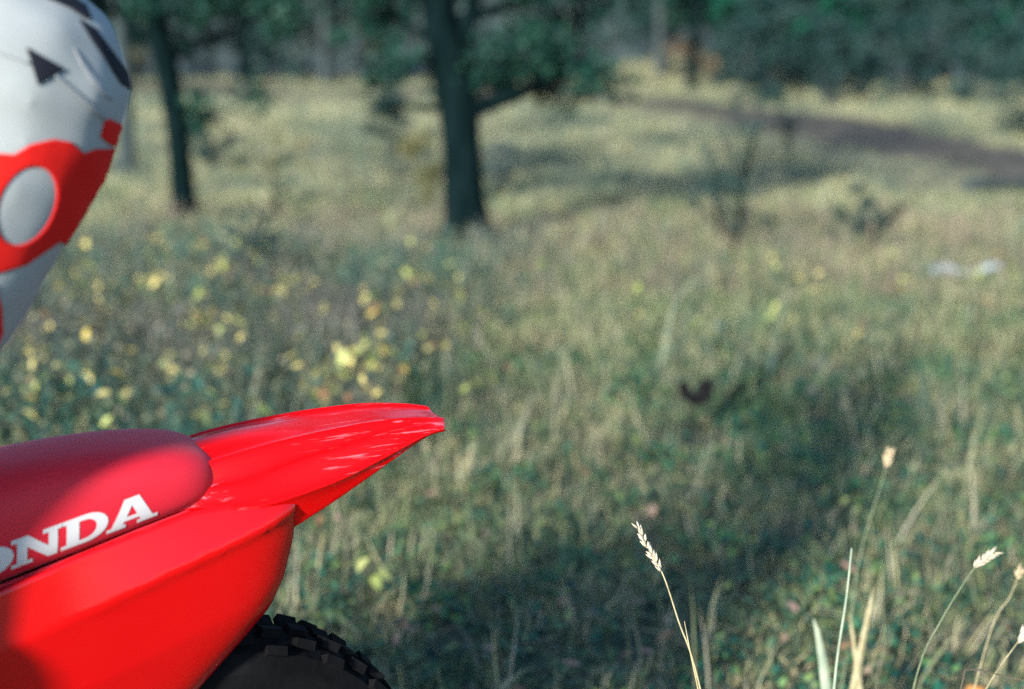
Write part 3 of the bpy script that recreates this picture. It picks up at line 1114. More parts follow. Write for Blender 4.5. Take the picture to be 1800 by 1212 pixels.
mea_src = [(blades_mesh('mea_a%d' % i, 20, .10, .26, .24, .8, .010, 100 + i, segs=2), m_mea) for i in range(4)]
x, y = field(13500, 10.0, 58.0, .9, 3.0, .46)
keep = ~in_road(x, y)
x, y = x[keep], y[keep]
pts, rot, scl, idx = place(x, y, .7, 1.3, 4, .2)
rd = np.abs(x - np.interp(y, ROAD_Y, ROAD_X) + .8) < 1.9
rd |= (x < 3) & (y > 36) & (y < 46)
scl = scl * np.clip(.8 + (y - 15) * .008, .8, 1.1) * np.where(rd, .38, 1.0)
scatter('meadow_grass', pts, rot, scl, idx, mea_src, 'pale dry meadow grass between the trees and the track', 'grass')

weed_src = [(blades_mesh('weedm_a%d' % i, 14, .18, .50, .10, .35, .0035, 120 + i, segs=3), m_weed) for i in range(3)]
weed_src += [(leafy_mesh('weedm_l%d' % i, 40, .30, .13, .018, 130 + i, 1.0), m_weed) for i in range(3)]
x, y = field(4200, 4.4, 10.0, .4, .8)
dens = np.clip((0.1 - x) / 1.0 + (y - 7.0) * .2, .03, .8) * np.clip((y - 4.3) / .9, 0, 1) * np.clip((10.2 - y) / 2, .2, 1)
keep = rng.uniform(size=len(x)) < dens
x, y = x[keep], y[keep]
pts, rot, scl, idx = place(x, y, .6, 1.05, 6, .12)
scatter('weed_undergrowth', pts, rot, scl, idx, weed_src, 'dense grey-green weed stems under the trees', 'weeds')

br_src = [(blades_mesh('brown_a%d' % i, 12, .15, .34, .12, .35, .004, 150 + i, segs=2), m_brown) for i in range(3)]
x, y = field(900, 7.8, 12.0, .5, .8)
pts, rot, scl, idx = place(x, y, .6, 1.05, 3, .12)
scatter('dead_stems', pts, rot, scl, idx, br_src, 'brown dead weed stems at the edge of the meadow', 'weeds')

# ================================================================== yellow-leaved weeds (individuals)
def leaf_mesh(name, ln, wd, m, curl=.15):
    V, F = [], []
    prof = [(0, 0), (.18, .55), (.42, 1.0), (.7, .8), (1.0, 0)]
    for t, w in prof:
        z = -curl * ln * t * t
        if w == 0:
            V.append((t * ln, 0, z))
        else:
            V += [(t * ln, -w * wd / 2, z + .10 * wd * w), (t * ln, 0, z), (t * ln, w * wd / 2, z + .10 * wd * w)]
    F = [(0, 2, 1), (0, 3, 2), (1, 2, 5, 4), (2, 3, 6, 5), (4, 5, 8, 7), (5, 6, 9, 8), (7, 8, 10), (8, 9, 10)]
    me = mesh_from(name, V, F)
    me.materials.append(m)
    return me


def leaf_mat(name, c1, c2):
    m, nt, b = principled(name, c1, .5, .35)
    oi = nt.nodes.new('ShaderNodeObjectInfo')
    f = noise_fac(nt, 60, 3)
    t = math_node(nt, 'MULTIPLY_ADD', oi.outputs['Random'], .7)
    nt.links.new(f, nt.nodes[-1].inputs[2])
    t2 = math_node(nt, 'SUBTRACT', t, .3, True)
    cc = ramp(nt, t2, [(0.05, c1), (.9, c2)])
    nt.links.new(cc, b.inputs['Base Color'])
    tr = nt.nodes.new('ShaderNodeBsdfTranslucent')
    nt.links.new(cc, tr.inputs['Color'])
    ms = nt.nodes.new('ShaderNodeMixShader')
    ms.inputs[0].default_value = .25
    nt.links.new(b.outputs[0], ms.inputs[1])
    nt.links.new(tr.outputs[0], ms.inputs[2])
    nt.links.new(ms.outputs[0], nt.nodes['Material Output'].inputs['Surface'])
    return m


m_ly = leaf_mat('yellow_leaf', (.62, .46, .09), (.88, .76, .30))
m_lg = leaf_mat('yellow_green_leaf', (.32, .40, .10), (.58, .60, .20))
m_ld = leaf_mat('green_leaf', (.05, .10, .03), (.14, .19, .06))
m_lb = leaf_mat('brown_leaf', (.22, .11, .05), (.42, .22, .12))
m_lp = leaf_mat('pink_brown_leaf', (.36, .20, .15), (.50, .32, .24))
m_stem = noisy('weed_stem', (.05, .055, .04), (.11, .09, .06), 20, .8)
leafs = {}
for key, m in (('y', m_ly), ('g', m_lg), ('d', m_ld), ('b', m_lb), ('p', m_lp)):
    leafs[key] = [leaf_mesh('leaf', ln, wd, m, cu) for ln, wd, cu in ((.060, .030, .2), (.048, .028, .35), (.070, .026, .1))]


def weed(px, py, hgt, nl, ywt, seed, label, group=None, spread=.13, name='yellow_weed', size=.85):
    r = random.Random(seed)
    z0 = float(height(px, py))
    t = empty(name, (px, py, z0), r.uniform(0, 6.28))
    lx, ly = r.uniform(-.06, .06), r.uniform(-.06, .06)
    mb = MB()
    main = [(lx * s * s, ly * s * s, hgt * s) for s in (0, .25, .5, .75, 1)]
    mb.tube(main, [.0032, .003, .0026, .002, .0012], 5)
    spots = []
    for b_ in range(r.randint(2, 4)):
        s0 = r.uniform(.35, .8)
        a = r.uniform(0, 6.28)
        L = r.uniform(.4, 1.0) * spread
        p0 = Vector((lx * s0 * s0, ly * s0 * s0, hgt * s0))
        p1 = p0 + Vector((math.cos(a) * L, math.sin(a) * L, L * .9))
        mb.tube([p0, (p0 + p1) / 2 + Vector((0, 0, .01)), p1], [.002, .0016, .001], 4)
        spots += [p0.lerp(p1, q) for q in (.5, .75, 1.0)]
    spots += [Vector((lx * s * s, ly * s * s, hgt * s)) for s in np.linspace(.4, 1.0, 7)]
    mb.build('stem', m_stem, t)
    for k in range(nl):
        p = r.choice(spots)
        u = r.random()
        key = 'y' if u < ywt else ('g' if u < ywt + .30 else ('d' if u < .93 else 'b'))
        o = bpy.data.objects.new('leaf', r.choice(leafs[key]))
        C.objects.link(o)
        o.parent = t
        o.location = p + Vector((r.uniform(-.008, .008), r.uniform(-.008, .008), r.uniform(-.02, .02)))
        o.rotation_euler = (r.uniform(-.7, .7), r.uniform(-.3, .9), r.uniform(0, 6.28))
        s = size * r.choice((.45, .6, .7, .85, 1.0, 1.25)) * r.uniform(.9, 1.1)
        o.scale = (s, s, s)
    tag(t, label, 'weed', group)
    return t


wr = random.Random(11)
n_w = 0
while n_w < 150:
    d = 4.5 + 4.6 * wr.random() ** 1.1
    px_ = -40 + 840 * ((n_w * .618034) % 1.0) + wr.uniform(-30, 30) if n_w % 7 else wr.uniform(850, 1800)
    xx = (px_ - 900) / 2500 * d * 1.0
    if px_ > 900 and d < 6:
        d = wr.uniform(6, 9)
        xx = (px_ - 900) / 2500 * d
    yw = .48 if px_ < 760 else .14
    weed(xx, d, wr.uniform(.24, .46) * (1.0 if d < 7.5 else .8), wr.randint(6, 12), yw, 1000 + n_w,
         'thin weed with small yellowing leaves in the blurred thicket' if px_ < 900 else 'thin green weed standing in the grass right of the dark tree',
         'yellowing weeds in the thicket behind the fender' if px_ < 900 else 'green weeds right of the dark tree')
    n_w += 1


def at(px, py, d):
    return EYE + (FWD_C + Vector((1, 0, 0)) * ((px - 900) / 2500) - UP_C * ((py - 606) / 2500)) * d


# ================================================================== seed-head grasses (individuals)
m_straw = noisy('straw_stalk', (.30, .26, .13), (.48, .42, .26), 60, .6, .3)
m_gstalk = noisy('green_stalk', (.12, .16, .09), (.24, .26, .14), 50, .6, .3)
m_seedh = noisy('seed_head', (.42, .35, .25), (.60, .52, .40), 120, .7, .2)
m_dseed = noisy('tan_seed', (.40, .30, .18), (.58, .47, .30), 120, .7, .2)
m_pale = noisy('pale_blade', (.22, .28, .20), (.36, .40, .28), 30, .6, .3)
m_dark = noisy('dark_dry', (.003, .003, .004), (.008, .007, .008), 40, .7, .2)
m_orange = noisy('orange_leaf', (.45, .18, .04), (.60, .28, .08), 50, .6, .3)


def stalk(points, label, head=0.0, hw=.006, rad=.0014, m=None, mh=None, seed=0, n_seed=26, extra=None, name='seed_grass'):
    """points run from the tip down; the last one is carried on to the ground"""
    pts_ = [Vector(p) for p in points]
    a, b_ = pts_[-2], pts_[-1]
    d = (b_ - a).normalized()
    d = Vector((d.x * .55, d.y, d.z)).normalized()
    g = b_ + d * (b_.z / -d.z)
    g.z = float(height(g.x, g.y)) - .005
    path = pts_ + [b_.lerp(g, .5) + Vector((.006, 0, 0)), g]
    root = empty(name, g)
    loc = [p - g for p in path]
    # smooth the path
    sm = []
    for i in range(len(loc) - 1):
        p0 = loc[max(i - 1, 0)]
        p1, p2 = loc[i], loc[i + 1]
        p3 = loc[min(i + 2, len(loc) - 1)]
        for s in np.linspace(0, 1, 6)[:-1]:
            s2, s3 = s * s, s * s * s
            sm.append(.5 * ((2 * p1) + (p2 - p0) * s + (2 * p0 - 5 * p1 + 4 * p2 - p3) * s2 + (3 * p1 - p0 - 3 * p2 + p3) * s3))
    sm.append(loc[-1])
    MB().tube(sm, [rad * (.55 + .7 * i / len(sm)) for i in range(len(sm))], 6).build('stalk', m or m_straw, root)
    if head:
        r = random.Random(seed)
        mb = MB()
        # arc-length along the path
        acc = 0
        marks = []
        for i in range(len(sm) - 1):
            L = (sm[i + 1] - sm[i]).length
            marks.append((acc, acc + L, sm[i], sm[i + 1]))
            acc += L
        for k in range(n_seed):
            s = head * (k + r.random() * .6) / n_seed
            for (s0, s1, q0, q1) in marks:
                if s0 <= s <= s1:
                    p = q0.lerp(q1, (s - s0) / (s1 - s0))
                    dd = (q0 - q1).normalized()
                    break
            a_ = r.uniform(0, 6.28) if k % 3 else (0 if k % 2 else PI)
            o1 = dd.orthogonal().normalized()
            o2 = dd.cross(o1)
            out = o1 * math.cos(a_) + o2 * math.sin(a_)
            prof = math.sin(PI * min(1, .12 + .8 * (s / head)))
            L = hw * r.uniform(.9, 1.7)
            w = hw * .32 * (.5 + .6 * prof)
            axis = (dd * .85 + out * .5).normalized()
            p0 = p + out * rad * .6
            mb.tube([p0, p0 + axis * L * .35, p0 + axis * L * .75, p0 + axis * L * 1.15], [w * .4, w, w * .75, w * .08], 5, seed=k)
        mb.build('seed_head', mh or m_seedh, root)
    if extra:
        extra(root, g)
    tag(root, label, 'grass', None)
    return root


def side_shoot(root, g):
    p = [at(1203, 1092, 1.95) - g, at(1212, 1140, 1.95) - g, at(1230, 1225, 1.95) - g, at(1262, 1400, 1.93) - g]
    MB().tube(p, [.0006, .0011, .0014, .0014], 5).build('side_shoot', m_straw, root)


stalk([at(1122, 928, 1.955), at(1140, 965, 1.955), at(1166, 1012, 1.95), at(1192, 1090, 1.95), at(1232, 1215, 1.95)],
      'sharp straw-coloured grass stalk with a pale knobbly seed head, right of the fender', .070, .0072, .0013, n_seed=30, seed=2, extra=side_shoot)
stalk([at(1497, 964, 2.2), at(1488, 1050, 2.2), at(1466, 1212, 2.2)], 'bare pale grass stalk without a seed head, tallest of the lower right clump', 0, rad=.0027, m=m_pale, seed=3)
stalk([at(1564, 795, 2.9), at(1548, 855, 2.9), at(1510, 985, 2.9)], 'blurred grass stalk with a tan seed head reaching highest at the right', .035, .011, .0016, m=m_gstalk, mh=m_dseed, seed=4, n_seed=20)
stalk([at(1748, 972, 2.25), at(1728, 985, 2.25), at(1706, 1008, 2.25), at(1655, 1090, 2.25), at(1612, 1185, 2.25)], 'arching grass stalk whose cream seed head bends to the right', .042, .0085, .0013, m=m_gstalk, seed=5, n_seed=30)
stalk([at(1793, 1003, 2.5), at(1775, 1050, 2.5), at(1742, 1108, 2.5)], 'thin grass stalk with a small pinkish seed head at the right edge', .018, .009, .0012, mh=m_dseed, seed=6, n_seed=10)
stalk([at(1812, 1100, 2.2), at(1785, 1135, 2.2), at(1740, 1200, 2.2), at(1720, 1260, 2.2)], 'pale seed head cut by the right edge low in the picture', .035, .011, .0013, seed=7, n_seed=24)
stalk([at(1815, 1200, 2.1), at(1770, 1190, 2.1), at(1705, 1178, 2.1), at(1688, 1215, 2.1)], 'dark bent grass stem in the lower right corner', 0, rad=.0016, m=m_stem, seed=8)


def blade(points, wid, label, m, name='grass_blade'):
    pts_ = [Vector(p) for p in points]
    d = (pts_[-1] - pts_[-2]).normalized()
    g = pts_[-1] + d * (pts_[-1].z / -d.z)
    g.z = float(height(g.x, g.y)) - .004
    path = pts_ + [pts_[-1].lerp(g, .6), g]
    V, F = [], []
    for i, p in enumerate(path):
        t = i / (len(path) - 1)
        w = wid * (math.sin(PI * min(1, .04 + .62 * t)))
        q = p - g
        V += [q + Vector((-w, 0, 0)), q + Vector((0, .3 * w, 0)), q + Vector((w, .12 * w, 0))]
    for i in range(len(path) - 1):
        for k in (0, 1):
            F.append((3 * i + k, 3 * i + k + 1, 3 * i + k + 4, 3 * i + k + 3))
    o = obj(name, mesh_from(name, V, F), m, None, g)
    md = o.modifiers.new('solid', 'SOLIDIFY')
    md.thickness = .0004
    tag(o, label, 'grass')
    return o


blade([at(1430, 1088, 2.7), at(1437, 1110, 2.7), at(1446, 1160, 2.7), at(1453, 1215, 2.7)], .010, 'broad pale bluish-green grass blade left of the bare stalk', m_pale)
blade([at(1535, 1035, 2.8), at(1526, 1080, 2.8), at(1514, 1140, 2.8), at(1500, 1215, 2.8)], .008, 'straw-green grass blade leaning right beside the bare stalk', m_straw)
blade([at(1494, 1080, 2.8), at(1498, 1110, 2.8), at(1505, 1160, 2.8), at(1512, 1215, 2.8)], .006, 'narrow straw blade just right of the bare stalk', m_straw)
blade([at(1252, 478, 6.2), at(1225, 488, 6.2), at(1198, 512, 6.2), at(1180, 550, 6.2), at(1170, 600, 6.2)], .0035, 'pale curved grass blade arching above the meadow right of the dark tree', m_pale)

# ================================================================== dark forked stalk in the grass
g = Vector((.66, 5.10, float(height(.66, 5.10))))
ds = empty('dark_dry_plant', g)
MB().tube([(0, 0, -.01), (.004, .0, .06), (.012, 0, .10), (.02, .0, .125)], [.006, .005, .005, .004], 6).build('stem', m_dark, ds)
for sgn, tip, wd in ((-1, (-.028, 0, .185), .020), (1, (.048, .01, .19), .026)):
    V, F = [], []
    p0, p1 = Vector((.018, 0, .105)), Vector(tip)
    for i, t in enumerate(np.linspace(0, 1, 6)):
        c = p0.lerp(p1, t) + Vector((sgn * .010 * math.sin(PI * t), 0, 0))
        w = 1.5 * wd * (.25 + .9 * math.sin(PI * min(1, .1 + .75 * t))) * (1 if t < .99 else .3) * .62
        V += [c + Vector((-w, -.004, 0)), c + Vector((0, .010, 0)), c + Vector((w, -.004, .003))]
    for i in range(5):
        for k in (0, 1):
            F.append((3 * i + k, 3 * i + k + 1, 3 * i + k + 4, 3 * i + k + 3))
    o = obj('leaf', mesh_from('leaf', V, F), m_dark, ds)
    md = o.modifiers.new('solid', 'SOLIDIFY')
    md.thickness = .003
ds.scale = (1.15,) * 3
tag(ds, 'small black forked dry plant with two curled leaves in the grass', 'dry plant')

# ================================================================== fallen leaves and small leafy plants
fr = random.Random(21)
fl_spots = [(1735, 1196, 'o'), (870, 1132, 'p'), (1100, 1045, 'p'), (505, 1030, 'y'), (1150, 880, 'p')]
for k in range(70):
    px_, py_ = fr.uniform(520, 1790), fr.uniform(800, 1205)
    fl_spots.append((px_, py_, fr.choice('bppbpg')))
fl_lab = {'b': 'small brown fallen leaf lying in the foreground grass', 'p': 'small pinkish-brown fallen leaf lying in the foreground grass', 'g': 'small yellow-green fallen leaf lying in the foreground grass'}
m_special = {'o': m_orange}
for i, (px_, py_, key) in enumerate(fl_spots):
    q = at(px_, py_, 1.0) - EYE
    t = -(CAM_H - .06) / q.z
    p = EYE + q * t
    me = fr.choice(leafs['p' if key == 'o' else key])
    if key == 'o':
        me = leaf_mesh('leaf', .07, .05, m_orange, .3)
    o = obj('fallen_leaf', me, None, None, (p.x, p.y, float(height(p.x, p.y)) + .055))
    o.rotation_euler = (fr.uniform(-.5, .5), fr.uniform(-.5, .5), fr.uniform(0, 6.28))
    s = fr.uniform(.45, .85) if i > 4 else 1.0
    o.scale = (s, s, s)
    if i == 0:
        tag(o, 'orange fallen leaf in the bottom right corner', 'leaf')
    elif i == 1:
        tag(o, 'pink fallen leaf at the bottom right of the tyre', 'leaf')
    elif i == 3:
        o.location.z += .05
        o.scale = (1.4,) * 3
        tag(o, 'large pale yellow leaf just right of the red side panel', 'leaf')
    else:
        tag(o, fl_lab[key if key in fl_lab else 'p'], 'leaf', 'fallen leaves in the foreground grass')

q = at(655, 1010, 1.0) - EYE
p = EYE + q * (-(CAM_H - .10) / q.z)
w_ = weed(p.x, p.y, .14, 0, 0, 77, 'small seedling with light green leaves in the grass right of the side panel', None, .04, 'seedling')
for k in range(7):
    o = bpy.data.objects.new('leaf', leafs['g'][k % 3])
    C.objects.link(o)
    o.parent = w_
    a = k * .9
    o.location = (.01 * math.cos(a), .01 * math.sin(a), .10 + .008 * k)
    o.rotation_euler = (.2, .25, a)

# ================================================================== trees
def bark(name, c1, c2):
    return noisy(name, c1, c2, 5, 1.0, .02, .02, 11, stretch=(3, 3, .6))
m_bark = bark('dark_bark', (.0016, .006, .0068), (.005, .013, .014))
m_bark2 = bark('grey_bark', (.03, .045, .048), (.07, .085, .085))


def foliage(name, centers, n_per, size, seed, flat=.6, radii=None):
    """leaf-sized faces scattered in clumps; one mesh"""
    r = np.random.default_rng(seed)
    cs = np.asarray(centers, float)
    k = len(cs)
    rad = np.asarray(radii if radii is not None else [.3] * k)
    N = k * n_per
    ci = np.repeat(np.arange(k), n_per)
    off = r.normal(size=(N, 3))
    off /= np.linalg.norm(off, axis=1)[:, None]
    off *= (r.uniform(size=N) ** .45)[:, None] * rad[ci][:, None]
    off[:, 2] *= flat
    c = cs[ci] + off
    u = r.normal(size=(N, 3))
    u /= np.linalg.norm(u, axis=1)[:, None]
    w = r.normal(size=(N, 3))
    v = np.cross(u, w)
    v /= np.linalg.norm(v, axis=1)[:, None]
    s = size * r.uniform(.6, 1.4, N)[:, None]
    V = np.stack([c - u * s, c + v * s * .5, c + u * s, c - v * s * .5], 1).reshape(-1, 3)
    me = bpy.data.meshes.new(name)
    me.vertices.add(4 * N)
    me.vertices.foreach_set('co', V.astype(np.float32).ravel())
    me.loops.add(4 * N)
    me.loops.foreach_set('vertex_index', np.arange(4 * N, dtype=np.int32))
    me.polygons.add(N)
    me.polygons.foreach_set('loop_start', np.arange(0, 4 * N, 4, dtype=np.int32))
    me.polygons.foreach_set('loop_total', np.full(N, 4, np.int32))
    me.update()
    at_ = me.attributes.new('tint', 'FLOAT_COLOR', 'POINT')
    tint = np.clip(np.repeat(r.uniform(size=N) * .6 + np.repeat(r.uniform(size=k), n_per) * .4, 4), 0, 1)
    col = np.stack([tint, tint, tint, np.ones_like(tint)], 1).astype(np.float32)
    at_.data.foreach_set('color', col.ravel())
    return me


def fol_mat(name, c1, c2, c3):
    m, nt, b = principled(name, c1, .6, .2)
    at_ = nt.nodes.new('ShaderNodeAttribute')
    at_.attribute_name = 'tint'
    nt.links.new(ramp(nt, at_.outputs['Fac'], [(.1, c1), (.55, c2), (.95, c3)]), b.inputs['Base Color'])
    return m


m_pine = fol_mat('dark_conifer', (.004, .026, .021), (.008, .044, .032), (.020, .075, .046))
m_pine2 = fol_mat('green_conifer', (.004, .055, .036), (.008, .085, .052), (.025, .13, .07))
m_brush = fol_mat('grey_brush', (.035, .065, .066), (.075, .11, .105), (.14, .17, .145))
m_olive = fol_mat('olive_brush', (.06, .075, .035), (.13, .13, .06), (.24, .21, .10))
m_rust = fol_mat('rust_brush', (.10, .08, .05), (.20, .14, .09), (.30, .21, .13))
m_darkb = fol_mat('dark_brush', (.005, .026, .026), (.014, .044, .042), (.04, .075, .065))


def grow(p0, d, L, r0, r, segs=6, droop=0.0, wob=.12):
    pts_ = [Vector(p0)]
    d = Vector(d).normalized()
    for i in range(segs):
        d = (d + Vector((r.uniform(-wob, wob), r.uniform(-wob, wob), r.uniform(-wob, wob) + droop))).normalized()
        pts_.append(pts_[-1] + d * L / segs)
    return pts_, [r0 * (1 - .85 * i / segs) for i in range(segs + 1)]


def tree(name, base, trunk, label, cat='tree', group=None, limbs=(), auto=8, auto_z=(1.9, 5.5), Lr=(1.0, 2.0), mb_=None, mf=None, seed=0, nper=130, leaf=.045, clump=.34, lo_clumps=()):
    r = random.Random(seed)
    t = empty(name, base)
    # the flared trunk
    mb = MB()
    path = [Vector(p[:3]) for p in trunk]
    mb.tube([tuple(p) for p in path], [p[3] for p in trunk], 14, jitter=.07, seed=seed)
    for k in range(5):
        a = k * 1.26 + seed
        mb.tube([(math.cos(a) * trunk[0][3] * .5, math.sin(a) * trunk[0][3] * .5, .16), (math.cos(a) * trunk[0][3] * 1.25, math.sin(a) * trunk[0][3] * 1.25, -.03)], [trunk[0][3] * .5, trunk[0][3] * .28], 7)
    mb.build('trunk', mb_, t, sub=1)
    cents, rads = list(c[:3] for c in lo_clumps), list(c[3] for c in lo_clumps)
    for (p0, p1, mid, r0, n_tw) in limbs:
        pts_ = [Vector(p0), Vector(mid), Vector(p1)]
        fine = [pts_[0].lerp(pts_[1], s).lerp(pts_[1].lerp(pts_[2], s), s) for s in np.linspace(0, 1, 8)]
        mb = MB()
        mb.tube(fine, [r0 * (1 - .8 * i / 7) for i in range(8)], 8, jitter=.1, seed=seed)
        for q in range(n_tw):
            s = r.uniform(.35, 1)
            i = min(6, int(s * 7))
            f0 = fine[i].lerp(fine[i + 1], s * 7 - i if i < 7 else 0)
            pp, rr = grow(f0, (r.uniform(-1, 1), r.uniform(-1, 1), r.uniform(-.1, .8)), r.uniform(.25, .55), r0 * .22, r, 4)
            mb.tube(pp, rr, 5)
            cents.append(tuple(pp[-1]))
            rads.append(clump * r.uniform(.45, .8))
        mb.build('branch', mb_, t)
    zt = path[-1].z
    for k in range(auto):
        z = auto_z[0] + (auto_z[1] - auto_z[0]) * (k + r.random()) / auto
        i = max(j for j in range(len(path)) if path[j].z <= z)
        i = min(i, len(path) - 2)
        p0 = path[i].lerp(path[i + 1], (z - path[i].z) / max(1e-6, path[i + 1].z - path[i].z))
        a = k * 2.4 + r.uniform(-.4, .4)
        L = r.uniform(*Lr) * (1 - .5 * (z - auto_z[0]) / (auto_z[1] - auto_z[0] + 1e-6))
        pp, rr = grow(p0, (math.cos(a), math.sin(a), r.uniform(.0, .5)), L, trunk[0][3] * .32, r, 6, -.02)
        mb = MB()
        mb.tube(pp, rr, 7)
        for j in (3, 4, 5, 6):
            q2, r2 = grow(pp[j], (r.uniform(-1, 1), r.uniform(-1, 1), r.uniform(-.2, .6)), L * .35, rr[j] * .6, r, 4)
            mb.tube(q2, r2, 5)
            cents += [tuple(q2[2]), tuple(q2[-1])]
            rads += [clump * r.uniform(.7, 1.1)] * 2
        mb.build('branch', mb_, t)
    if cents:
        me = foliage('crown', cents, nper, leaf, seed + 5, .7, rads)
        obj('crown', me, mf, t)
    tag(t, label, cat, group)
    return t


# main dark tree, base (-.30, 10.6)
bx, by = -.315, 10.15
bz = float(height(bx, by))
tree('dark_tree', (bx, by, bz),
     [(0, 0, -.05, .24), (0, 0, .08, .185), (-.005, .02, .22, .165), (-.03, .02, .40, .145), (-.03, .04, .62, .142), (-.06, .05, .82, .135), (-.055, .08, 1.02, .155), (-.12, .1, 1.22, .132), (-.15, .12, 1.45, .135), (-.22, .15, 1.75, .128), (-.30, .2, 2.6, .10), (-.25, .2, 4.2, .075), (-.15, .2, 6.2, .03)],
     'dark forked tree trunk with low leafy branches, larger of the two', limbs=[
         ((-.05, .05, 1.0), (.95, .35, 1.40), (.35, .1, 1.05), .075, 15),
         ((-.07, .05, 1.02), (-.85, .1, 1.12), (-.40, .0, 1.0), .034, 2),
         ((-.16, .12, 1.45), (-1.0, .4, 1.95), (-.5, .3, 1.6), .034, 12),
         ((-.10, .10, 1.30), (.30, .3, 2.6), (.05, .2, 1.75), .075, 10),
         ((-.16, .12, 1.6), (1.15, .5, 2.15), (.5, .3, 1.75), .05, 16)],
     auto=10, auto_z=(2.0, 5.8), Lr=(1.3, 2.2), mb_=m_bark, mf=m_pine, seed=3, nper=150, leaf=.034, clump=.38,
     lo_clumps=[(.55, .3, 1.32, .22), (.75, .35, 1.5, .26), (.95, .4, 1.75, .28), (1.2, .5, 1.85, .3), (.4, .3, 1.85, .25), (.8, .3, 1.95, .28)])
# slim dark tree left
bx, by = -2.62, 11.35
bz = float(height(bx, by))
tree('dark_tree', (bx, by, bz),
     [(0, 0, -.05, .14), (0, 0, .1, .108), (-.03, .1, .4, .09), (-.09, .25, .8, .092), (-.16, .35, 1.2, .098), (-.27, .45, 1.6, .10), (-.36, .5, 2.1, .09), (-.45, .55, 3.5, .07), (-.4, .55, 5.5, .03)],
     'slim dark leaning tree trunk between the rider and the larger tree', limbs=[
         ((-.12, .27, .9), (.35, .35, .72), (.1, .3, .88), .025, 3),
         ((-.2, .4, 1.3), (.75, .6, 1.75), (.2, .5, 1.4), .04, 11),
         ((-.22, .4, 1.4), (-.9, .6, 1.9), (-.5, .5, 1.55), .035, 10)],
     auto=9, auto_z=(1.7, 5.2), Lr=(1.0, 1.8), mb_=m_bark, mf=m_pine, seed=9, nper=140, leaf=.034, clump=.34,
     lo_clumps=[(.6, .5, 1.75, .25), (.9, .6, 1.9, .25), (.35, .5, 1.8, .22), (-.1, .5, 1.75, .25)])
# pale trunk behind the rider
bx, by = -4.45, 16.5
tree('pale_tree', (bx, by, float(height(bx, by))),
     [(0, 0, -.05, .15), (0, 0, .2, .10), (.03, 0, .9, .085), (.0, 0, 1.8, .08), (.05, 0, 3.5, .06), (.1, 0, 5.5, .02)],
     'pale grey blurred trunk just right of the rider', auto=8, auto_z=(1.9, 5.0), Lr=(1.0, 1.8), mb_=m_bark2, mf=m_brush, seed=15, nper=60, leaf=.06, clump=.35)

# ---- far wood: shared crown meshes, every tree and bush an object of its own
def crown_pts(r, n, w, h, z0):
    out, rad = [], []
    for _ in range(n):
        a = r.uniform(0, 6.28)
        t = r.random()
        ww = w * (1 - .6 * t) * math.sqrt(r.random())
        out.append((math.cos(a) * ww, math.sin(a) * ww, z0 + h * t))
        rad.append(r.uniform(.5, 1.0) * w * .38)
    return out, rad


cr = random.Random(31)
crowns = {}
for key, mf, z0, h, w, n, lf in (('pine', m_pine, 1.6, 6.5, 2.0, 34, .16), ('green', m_pine2, .5, 6.0, 1.9, 40, .15), ('bare', m_brush, 1.8, 5.0, 1.8, 24, .13)):
    crowns[key] = []
    for q in range(2):
        cp, rd = crown_pts(cr, n, w, h, z0)
        me = foliage('crown', cp, 60, lf, 200 + q, .8, rd)
        me.materials.append(mf)
        crowns[key].append(me)
bushes = {}
for key, mf, n in (('dark', m_darkb, 16), ('grey', m_brush, 14), ('olive', m_olive, 14), ('rust', m_rust, 12)):
    bushes[key] = []
    for q in range(2):
        cp, rd = crown_pts(cr, n, .85, 1.35, .25)
        me = foliage('leaves', cp, 70, .06, 240 + q, .8, rd)
        me.materials.append(mf)
        bushes[key].append(me)
trunk_me = []
for q in range(3):
    mb = MB()
    l1, l2 = cr.uniform(-.25, .25), cr.uniform(-.25, .25)
    mb.tube([(0, 0, -.1), (0, 0, .15), (l1 * .3, 0, 1.5), (l1, 0, 3.5), (l1 + l2, 0, 7.5)], [.24, .16, .13, .10, .03], 10, jitter=.06, seed=q)
    for k in range(5):
        z = 1.0 + k * .8
        a = k * 2.2 + q
        pp, rr = grow((l1 * .3 * z / 1.5 if z < 1.5 else l1 * .3 + (l1 * .7) * min(1, (z - 1.5) / 2), 0, z), (math.cos(a), math.sin(a), .5), 1.3, .05, cr, 5)
        mb.tube(pp, rr, 6)
    trunk_me.append(mesh_from('trunk', mb.v, mb.f))
stem_me = []
for q in range(2):
    mb = MB()
    for k in range(7):
        a = k * .9 + q
        pp, rr = grow((0, 0, -.05), (math.cos(a) * .5, math.sin(a) * .5, 1), cr.uniform(.8, 1.4), .018, cr, 5)
        mb.tube(pp, rr, 5)
    stem_me.append(mesh_from('stems', mb.v, mb.f))
for me in trunk_me:
    me.materials.append(m_bark)
for me in stem_me:
    me.materials.append(m_bark2)
trunk_grey = []
for me in trunk_me:
    c = me.copy()
    c.materials.clear()
    c.materials.append(m_bark2)
    trunk_grey.append(c)


def far_tree(px, d, key, s, q, label, group, grey=False, sx=1.0):
    x = (px - 900) / 2500 * d
    t = empty('forest_tree', (x, d, float(height(x, d))), q * 1.3 + px)
    t.scale = (s * sx, s * sx, s)
    o = bpy.data.objects.new('trunk', (trunk_grey if grey else trunk_me)[q % 3])
    C.objects.link(o)
    o.parent = t
    o = bpy.data.objects.new('crown', crowns[key][q % 2])
    C.objects.link(o)
    o.parent = t
    tag(t, label, 'tree', group)
    return t


